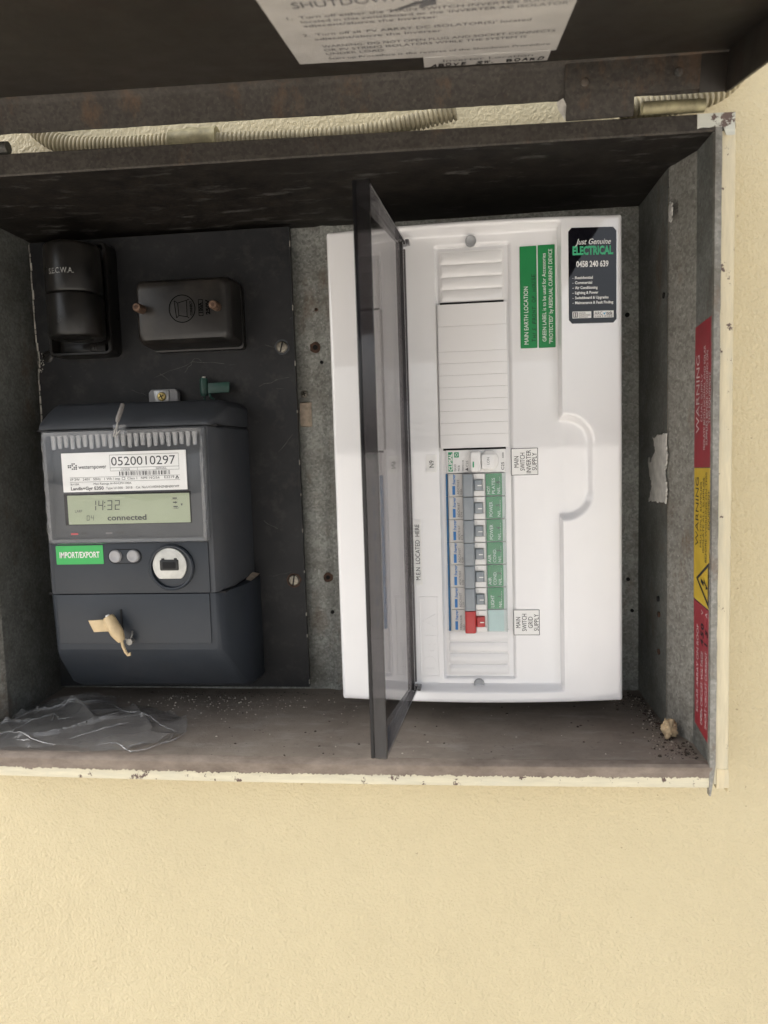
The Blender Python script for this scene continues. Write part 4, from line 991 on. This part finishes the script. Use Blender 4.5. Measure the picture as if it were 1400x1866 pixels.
g = G(); dprism(g, [(DL - 2.3, 0), (DL - .8, -.3), (DL, .4), (DL + .1, 2.2), (DL - 2.3, 2.2)], ZD0, ZD1); make('door_edge', g, 'smoked_edge', door, .25, 1)
for z0, z1 in ((ZD1 - 2.1, ZD1), (ZD0, ZD0 + 2.1)):
    g = G(); g.loft([[dp(a, b, z) for a, b in ((1, 0), (DL - 2.5, 0), (DL - 2.5, 9.8), (14, 5.5), (1, 4.0))] for z in (z0, z1)]); make('door_rim', g, 'smoked_rim', door, .3, 1)
g = G(); dprism(g, [(0, -1.2), (2.9, -1.2), (2.9, 3.0), (0, 3.0)], ZD0 + 4, ZD1 - 4); make('hinge_rail', g, 'smoked_rim', door, .6)
g = G(); dprism(g, [(17, 2.0), (19, 2.0), (19, 4.6), (17, 4.6)], ZD0 + 3, ZD1 - 3); make('door_rib', g, 'smoked_rim', door, .4)
for z in (ZD1 + 1.2, ZD0 - 1.2):
    g = G(); g.tube([dp(2, 1, z - 2.4), dp(2, 1, z + 2.4)], 3.2, 14); g2_ = G(); g2_.loft([[dp(a, b, zz) for a, b in ((-6, .2), (4, -.8), (4, 6.2), (-5, 5.8))] for zz in (z - 1.6, z + 1.6)])
    make('hinge_clip', g2_, 'smoked_rim', door, .8)

# ================================================================== CIRCUIT BREAKERS
def breaker_print(body, fr, z0, name, code, amp, col):
    lettering(body, 'logo_blue', fr, [(':hager', z0 + 9.0, -49.2, 8.4, 2.2, dict(bold=.02))])
    g = G(); q2(g, 46.9, 49.0, z0 + 1.4, z0 + 8.2, 66.6); make('brand_bar', g, 'logo_blue', body, smooth=False)
    lettering(body, 'print_grey', fr, [(code, z0 + 1.6, -52.2, 11.5, 1.7), (amp, z0 + 1.6, -54.2, 4, 1.4)])
def build_breaker(z1, label, cat, nm, grey):
    z0 = z1 - 17.5; t = empty(nm, (65, 72, z0), label, cat, 'row of modular breakers')
    g = G(); g.loft([[(x, y, z) for x, y in ((43.6, 74), (43.6, 67.8), (44.4, 66.8), (54.4, 66.8), (54.4, 64.5), (63.2, 64.5), (63.2, 65.4), (71.8, 65.4), (72.2, 66.6), (87.4, 66.6), (87.4, 74))] for z in (z0, z1)])
    body = make('body', g, 'breaker_face', t, .25, 1)
    g = G(); g.box(41.8, 43.4, 68.8, 73, z0, z1); make('busbar_cover', g, 'breaker_blue', t, .2, 1)
    g = G(); g.loft([[(x, y, z) for x, y in ((54.6, 66), (54.6, 60.4), (55.6, 59.4), (61.8, 59.4), (63.0, 61.2), (63.0, 66))] for z in (z0 + .12, z1 - .12)]); make('switch_shroud', g, grey, t, .4)
    g = G(); g.box(63.1, 71.4, 63.6, 66, z0 + .2, z0 + 4.4); g.box(63.1, 71.4, 63.6, 66, z1 - 4.4, z1 - .2); make('toggle_cheek', g, 'breaker_white', t, .3, 1, kind='stuff')
    g = G(); g.loft([[(x, y, z) for x, y in ((63.2, 66), (63.2, 62.4), (64, 61.2), (69.0, 61.6), (70, 63.2), (70, 66))] for z in (z0 + 4.7, z1 - 4.9)]); tg = make('toggle', g, grey, t, .35)
    g = G(); q2(g, 66.0, 69.2, z0 + 8.0, z0 + 8.8, 61.25); tm = make('toggle_mark', g, 'print_white', tg, smooth=False)
    for v in tm.data.vertices: v.co.y = (61.15 - 72) * MM
    g = G(); g.box(64.0, 65.4, 63.35, 64, z1 - 3.6, z1 - 1.4); make('indicator_window', g, 'breaker_face', t, .1, 1)
    return t, body, z0
specs = [('HOT', 'PLATES', '6', 'ADC932T', 'C32'), ('POWER', '', '5', 'ADC916T', 'C16'), ('POWER', '', '4', 'ADC916T', 'C16'), ('AIR', 'COND.', '3', 'ADC910T', 'C10'), ('AIR', 'COND.', '2', 'ADC920T', 'C20'), ('LIGHT', '', '1', 'ADC910T', 'C10'), None]
words = ['grey-toggle breaker with green HOT PLATES label numbered 6', 'grey-toggle breaker with green POWER label next below HOT PLATES', 'grey-toggle breaker with green POWER label next above the AIR COND pair', 'grey-toggle breaker with green AIR COND label, upper of that pair', 'grey-toggle breaker with green AIR COND label just above LIGHT', 'grey-toggle breaker with green LIGHT label numbered 1', 'red-toggle main switch with blank label at the foot of the row']
for i, sp in enumerate(specs):
    z1 = 19.2 - 17.72 * i
    t, body, z0 = build_breaker(z1, words[i], 'circuit breaker' if sp else 'main switch', 'circuit_breaker' if sp else 'main_switch', 'breaker_grey' if sp else 'breaker_red')
    U = fr_up(66.75)
    breaker_print(body, U, z0, 'x', sp[3] if sp else 'MSN132R', sp[4] if sp else 'C32', 0)
    ins = plate('label_insert', 72.6, 84.8, z0 + .35, z1 - .35, 66.0, .5, 'label_green' if sp else 'insert_pale', t, .4)
    if sp:
        L = []; Uf = fr_up(66.0)
        if sp[1]: L += [(sp[0], z0 + 1.5, -75.6, 6.2 if len(sp[0]) == 3 else 8, 2.3), (sp[1], z0 + 1.5, -79.4, 12.2 if sp[1] == 'PLATES' else 10.6, 2.3)]
        else: L += [(sp[0], z0 + 1.7, -77.4, 11.6 if sp[0] == 'POWER' else 9.6, 2.5)]
        L += [('N/L', z0 + 1.7, -83.3, 5.2, 2.2), ('......', z0 + 7.4, -83.3, 7, 2.2)]
        lettering(ins, 'print_white', Uf, L)
        lettering(ins, 'marker_black', Uf, [(sp[2], z0 + 9.4, -83.0, 2.4, 2.9, dict(hand=True, bold=.02))], 'handwriting')
    g = G(); g.loft([[(x, y, z) for x, y in ((72.2, 66.4), (72.2, 64.4), (72.8, 63.8), (85.8, 63.8), (87.6, 65.2), (87.6, 67.2), (86.8, 67.2), (86.8, 65.6), (85.4, 64.5), (73, 64.5), (73, 66.4))] for z in (z0 + .15, z1 - .15)])
    make('label_window', g, 'breaker_window', t, .12, 1)
# wider main switch for the inverter, at the top of the row
t = empty('main_switch', (65, 72, 20), 'white inverter main switch with bulky toggle and green logo topping the row', 'main switch', 'row of modular breakers')
z0, z1 = 19.9, 37.4
g = G(); g.loft([[(x, y, z) for x, y in ((42.4, 74), (42.4, 67.2), (43.2, 66.2), (60, 66.2), (60, 65.4), (87.6, 65.4), (87.6, 74))] for z in (z0, z1)]); body = make('body', g, 'breaker_bright', t, .3, 1)
g = G(); g.yloft([(66, 60.6, 69.2, z0 + .3, z1 - 1.0, 1.6), (60.5, 61.0, 68.8, z0 + .6, z1 - 1.4, 1.6), (59.8, 61.8, 68.0, z0 + 1.4, z1 - 2.2, 1.4)]); make('toggle_block', g, 'breaker_bright', t, .4)
g = G(); g.loft([[(75.4 + rr * math.cos(a), y, z0 + 8.9 + rr * 1.14 * math.sin(a)) for a in [2 * math.pi * i / 28 for i in range(28)]] for rr, y in ((7.2, 66), (7.2, 63.4), (6.6, 62.4), (5.4, 62.0))]); dl = make('toggle_dome', g, 'breaker_white', t, ang=60)
g = G(); g.yloft([(63, 69.4, 79.4, z0 + 2.6, z1 - 3.6, .8), (60.6, 69.6, 79.2, z0 + 2.8, z1 - 3.8, .8)]); tg = make('toggle', g, 'breaker_bright', t, .4)
lettering(tg, 'print_grey', fr_up(60.6), [('I.ON', z0 + 6.0, -75.4, 5.4, 1.9)])
g = G(); g.yloft([(60.4, 62.6, 63.8, z0 + 4.0, z0 + 8.6, .4), (59.6, 62.7, 63.7, z0 + 4.1, z0 + 8.5, .4)]); make('indicator_window', g, 'logo_green', t)
g = G(); q2(g, 44.2, 47.6, z0 + 1.2, z1 - 1.4, 66.05); br = make('brand_bar', g, 'logo_green', body, smooth=False)
lettering(body, 'print_white', fr_up(65.95), [('CLIPSAL', z0 + 2.0, -47.2, 13.0, 2.6, dict(bold=.03, shear=.1))])
g = G(); q2(g, 48.8, 52.4, z1 - 5.6, z1 - 1.6, 66.05); make('brand_bar', g, 'logo_green', body, smooth=False)
g = G(); ring(g, 50.6, z1 - 3.6, .8, 1.2, 65.95, 16); make('brand_mark', g, 'print_white', body, smooth=False)
lettering(body, 'print_grey', fr_up(66.1), [('MAX9', z0 + 1.4, -50.2, 5.2, 1.5), ('MCB', z0 + 1.4, -53.0, 4.4, 1.5), ('M9MC125', z0 + 1.4, -56.0, 8.4, 1.2), ('C25', z0 + 4.6, -59.4, 4.6, 1.7)])
g = G(); g.add([(58, 66.05, z0 + 1.4), (58, 66.05, z0 + 4.2), (59.6, 66.05, z0 + 1.4)][:0] + [(59.4, 66.05, z0 + 1.2), (59.4, 66.05, z0 + 4.0), (57.0, 66.05, z0 + 2.6)], [(0, 1, 2)]); make('approval_mark', g, 'print_grey', body, smooth=False)
lettering(body, 'print_black', fr_up(65.35), [('C25', z0 + 1.6, -86.6, 5.8, 2.2), ('6000', z0 + 10.6, -86.4, 4.2, 1.2)])

# ================================================================== LOOSE THINGS ON THE FLOOR
# crumpled clear plastic bag
rnd = random.Random(21)
def bag_h(x, y, s):
    a = noise.noise(Vector((x * .009, y * .013, s))) * 6
    u = x * .020 + y * .016 + .8 * noise.noise(Vector((x * .01, y * .01, 3)))
    f1 = max(0, 1 - abs(((u * 1.0) % 1.0) - .5) * 7) ** 1.5
    u2 = x * .013 - y * .034 + 1.1 * noise.noise(Vector((x * .012, y * .012, 8)))
    f2 = max(0, 1 - abs((u2 % 1.0) - .5) * 9) ** 1.5
    return a + 12 * f1 * max(0, .4 + noise.noise(Vector((x * .02, y * .02, 1)))) + 12 * f2 * max(0, .35 + noise.noise(Vector((x * .017, y * .017, 5)))) + .7 * noise.noise(Vector((x * .08, y * .08, s + 13)))
out = [(-338, 20), (-300, 6), (-262, 8), (-232, 6), (-205, 10), (-182, 26), (-168, 46), (-176, 66), (-192, 80), (-222, 96), (-246, 92), (-262, 112), (-283, 124), (-306, 118), (-338, 92)]
def inside(x, y):
    c_ = False
    for i in range(len(out)):
        (x0, y0), (x1, y1) = out[i], out[i - 1]
        if (y0 > y) != (y1 > y) and x < (x1 - x0) * (y - y0) / (y1 - y0) + x0: c_ = not c_
    return c_
cxb, cyb = -260, 58
g = G(); rings, segs = 60, 180
bpts = []
for k_ in range(segs):     # resample outline
    f = k_ * len(out) / segs; i = int(f); t_ = f - i; a = out[i]; b = out[(i + 1) % len(out)]
    bpts.append((a[0] + (b[0] - a[0]) * t_ + 2.2 * noise.noise((k_ * .5, 0, 0)), a[1] + (b[1] - a[1]) * t_ + 2.2 * noise.noise((k_ * .5, 5, 0))))
for layer in (0, 1):
    vs = [(cxb, cyb, ZB + 1 + (6 + bag_h(cxb, cyb, 1) if layer else 0))]; fs = []
    for r_ in range(1, rings + 1):
        q = r_ / rings
        for k_ in range(segs):
            x = cxb + (bpts[k_][0] - cxb) * q; y = cyb + (bpts[k_][1] - cyb) * q
            env = (1 - q ** 3); lo = .7 + 1.2 * max(0, noise.noise((x * .05, y * .05, 7)))
            h_ = lo + (env * max(.6, 7 + bag_h(x, y, 1)) + (1 - env) * max(0, 2 + 5 * noise.noise((x * .06, y * .06, 2))) if layer else 0)
            vs.append((max(x, -339), min(y, 126), floor_z(x, y) + h_))
    for k_ in range(segs): fs.append((0, 1 + k_, 1 + (k_ + 1) % segs))
    for r_ in range(rings - 1):
        for k_ in range(segs): a = 1 + r_ * segs; fs.append((a + k_, a + segs + k_, a + segs + (k_ + 1) % segs, a + (k_ + 1) % segs))
    g.add(vs, fs)
pbag = tag(make('plastic_bag', g, 'bag_film', ang=40, org=(-260, 58, ZB)), 'crumpled clear plastic bag lying on the dusty floor below the meter', 'plastic bag')

def bag_top(x, y):
    q = min(1, math.hypot(x - cxb, (y - cyb) * 1.3) / 85); e_ = 1 - q ** 3
    return floor_z(x, y) + 1.2 + e_ * max(.6, 7 + bag_h(x, y, 1))
g = G()  # folds drawn as whitish tubes that stand in for the film's bright highlights
for L in ([(-334, 34), (-317, 45), (-301, 75), (-268, 96)], [(-306, 15), (-296, 35), (-285, 54), (-273, 42), (-263, 47)], [(-285, 54), (-276, 36)], [(-334, 30), (-310, 24), (-270, 9), (-255, 8)],
          [(-226, 9), (-212, 16), (-196, 8), (-186, 12), (-177, 30), (-176, 44)], [(-176, 44), (-192, 50), (-207, 61), (-235, 70), (-267, 99)], [(-180, 22), (-172, 30), (-168, 44)], [(-248, 14), (-226, 34), (-213, 44)],
          [(-290, 13), (-275, 9)], [(-203, 14), (-190, 24)], [(-267, 99), (-297, 93), (-319, 86)], [(-255, 30), (-240, 52), (-232, 66)], [(-300, 60), (-282, 72), (-262, 74)]):
    P = []
    for i in range(len(L) - 1):
        for k_ in range(6):
            t_ = k_ / 6; x = L[i][0] + (L[i + 1][0] - L[i][0]) * t_ + rnd.uniform(-.9, .9); y = L[i][1] + (L[i + 1][1] - L[i][1]) * t_ + rnd.uniform(-.9, .9)
            P.append((x, y, bag_top(x, y)))
    g.tube(P, [.15 + .55 * abs(math.sin(i * .9 + L[0][0])) * math.sin(math.pi * (i + .5) / len(P)) for i in range(len(P))], 6)
make('bag_crease_highlight', g, 'bag_crease_highlight', pbag, ang=80, kind='stuff')

# plaster lump in the right corner
bm = bmesh.new(); bmesh.ops.create_icosphere(bm, subdivisions=4, radius=1)
vs = []
for v in bm.verts:
    p = v.co.copy(); d = .82 + .42 * noise.noise(p * 1.7 + Vector((3, 1, 7))) + .3 * noise.noise(p * 3.6) + .14 * noise.noise(p * 9)
    vs.append((203.0 + p.x * 6.2 * d, 44 + p.y * 6 * d, ZB + 7.5 + p.z * 8.6 * d))
g = G(); g.add(vs, [tuple(v.index for v in f.verts) for f in bm.faces]); bm.free()
tag(make('plaster_lump', g, 'plaster', ang=180, org=(203, 44, ZB)), 'pale tan lump of plaster in the right corner of the box floor', 'plaster lump')

# grit and litter: too small to count
def grit(name, mat, n, place, smin, smax, label, cat, flat=.6):
    g = G()
    for _ in range(n):
        x, y = place(); s = smin + (smax - smin) * rnd.random() ** 4; z = floor_z(x, y) - .1
        a = rnd.uniform(0, 6.28); q = [(math.cos(a + 6.283 * i / 5) * s * rnd.uniform(.6, 1.1), math.sin(a + 6.283 * i / 5) * s * rnd.uniform(.5, 1)) for i in range(5)]
        hh = s * flat * rnd.uniform(.6, 1.5)
        g.add([(x + p, y + r_, z) for p, r_ in q] + [(x + p * .6, y + r_ * .6, z + hh) for p, r_ in q], [(0, 1, 6, 5), (1, 2, 7, 6), (2, 3, 8, 7), (3, 4, 9, 8), (4, 0, 5, 9), (5, 6, 7, 8, 9)])
    o = make(name, g, mat, kind='stuff', smooth=False, org=(0, 60, ZB)); tag(o, label, cat)
def p_back():
    u = rnd.random()
    if u < .62: return rnd.gauss(-165, 60), min(143, 122 - abs(rnd.gauss(0, 22)) + rnd.uniform(-6, 12))
    if u < .8: return rnd.uniform(-330, 205), rnd.uniform(5, 140)
    t_ = rnd.random(); return 204 - abs(rnd.gauss(0, 9)) + (1 - t_) * 6 * 0, 15 + t_ * 128
def clampp(f):
    def h():
        while True:
            x, y = f()
            if -328 < x < (214 if y < 40 else 204.5) and 4 < y < 146: return x, y
    return h
def p_right():
    y = rnd.uniform(8, 143); w = 5 + 9 * (y > 100) + 8 * (y < 40)
    return (214 if y < 38 else 205) - abs(rnd.gauss(0, w)), y
grit('pale_grit', 'grit_white', 900, clampp(p_back), .16, 1.2, 'pale crumbs of plaster scattered over the box floor', 'grit')
grit('pale_grit', 'grit_white', 260, clampp(p_right), .22, .95, 'pale crumbs of plaster along the foot of the right wall', 'grit')
grit('dark_litter', 'grit_dark', 700, clampp(p_right), .4, 1.7, 'dark crumbs of dirt heaped along the foot of the right wall', 'litter')
grit('dark_litter', 'grit_dark', 420, clampp(lambda: (rnd.uniform(-180, 200), rnd.uniform(5, 145)) if rnd.random() < .4 else (rnd.gauss(-150, 50), 140 - abs(rnd.gauss(0, 8)))), .4, 1.6, 'dark crumbs of dirt strewn across the box floor', 'litter', .4)
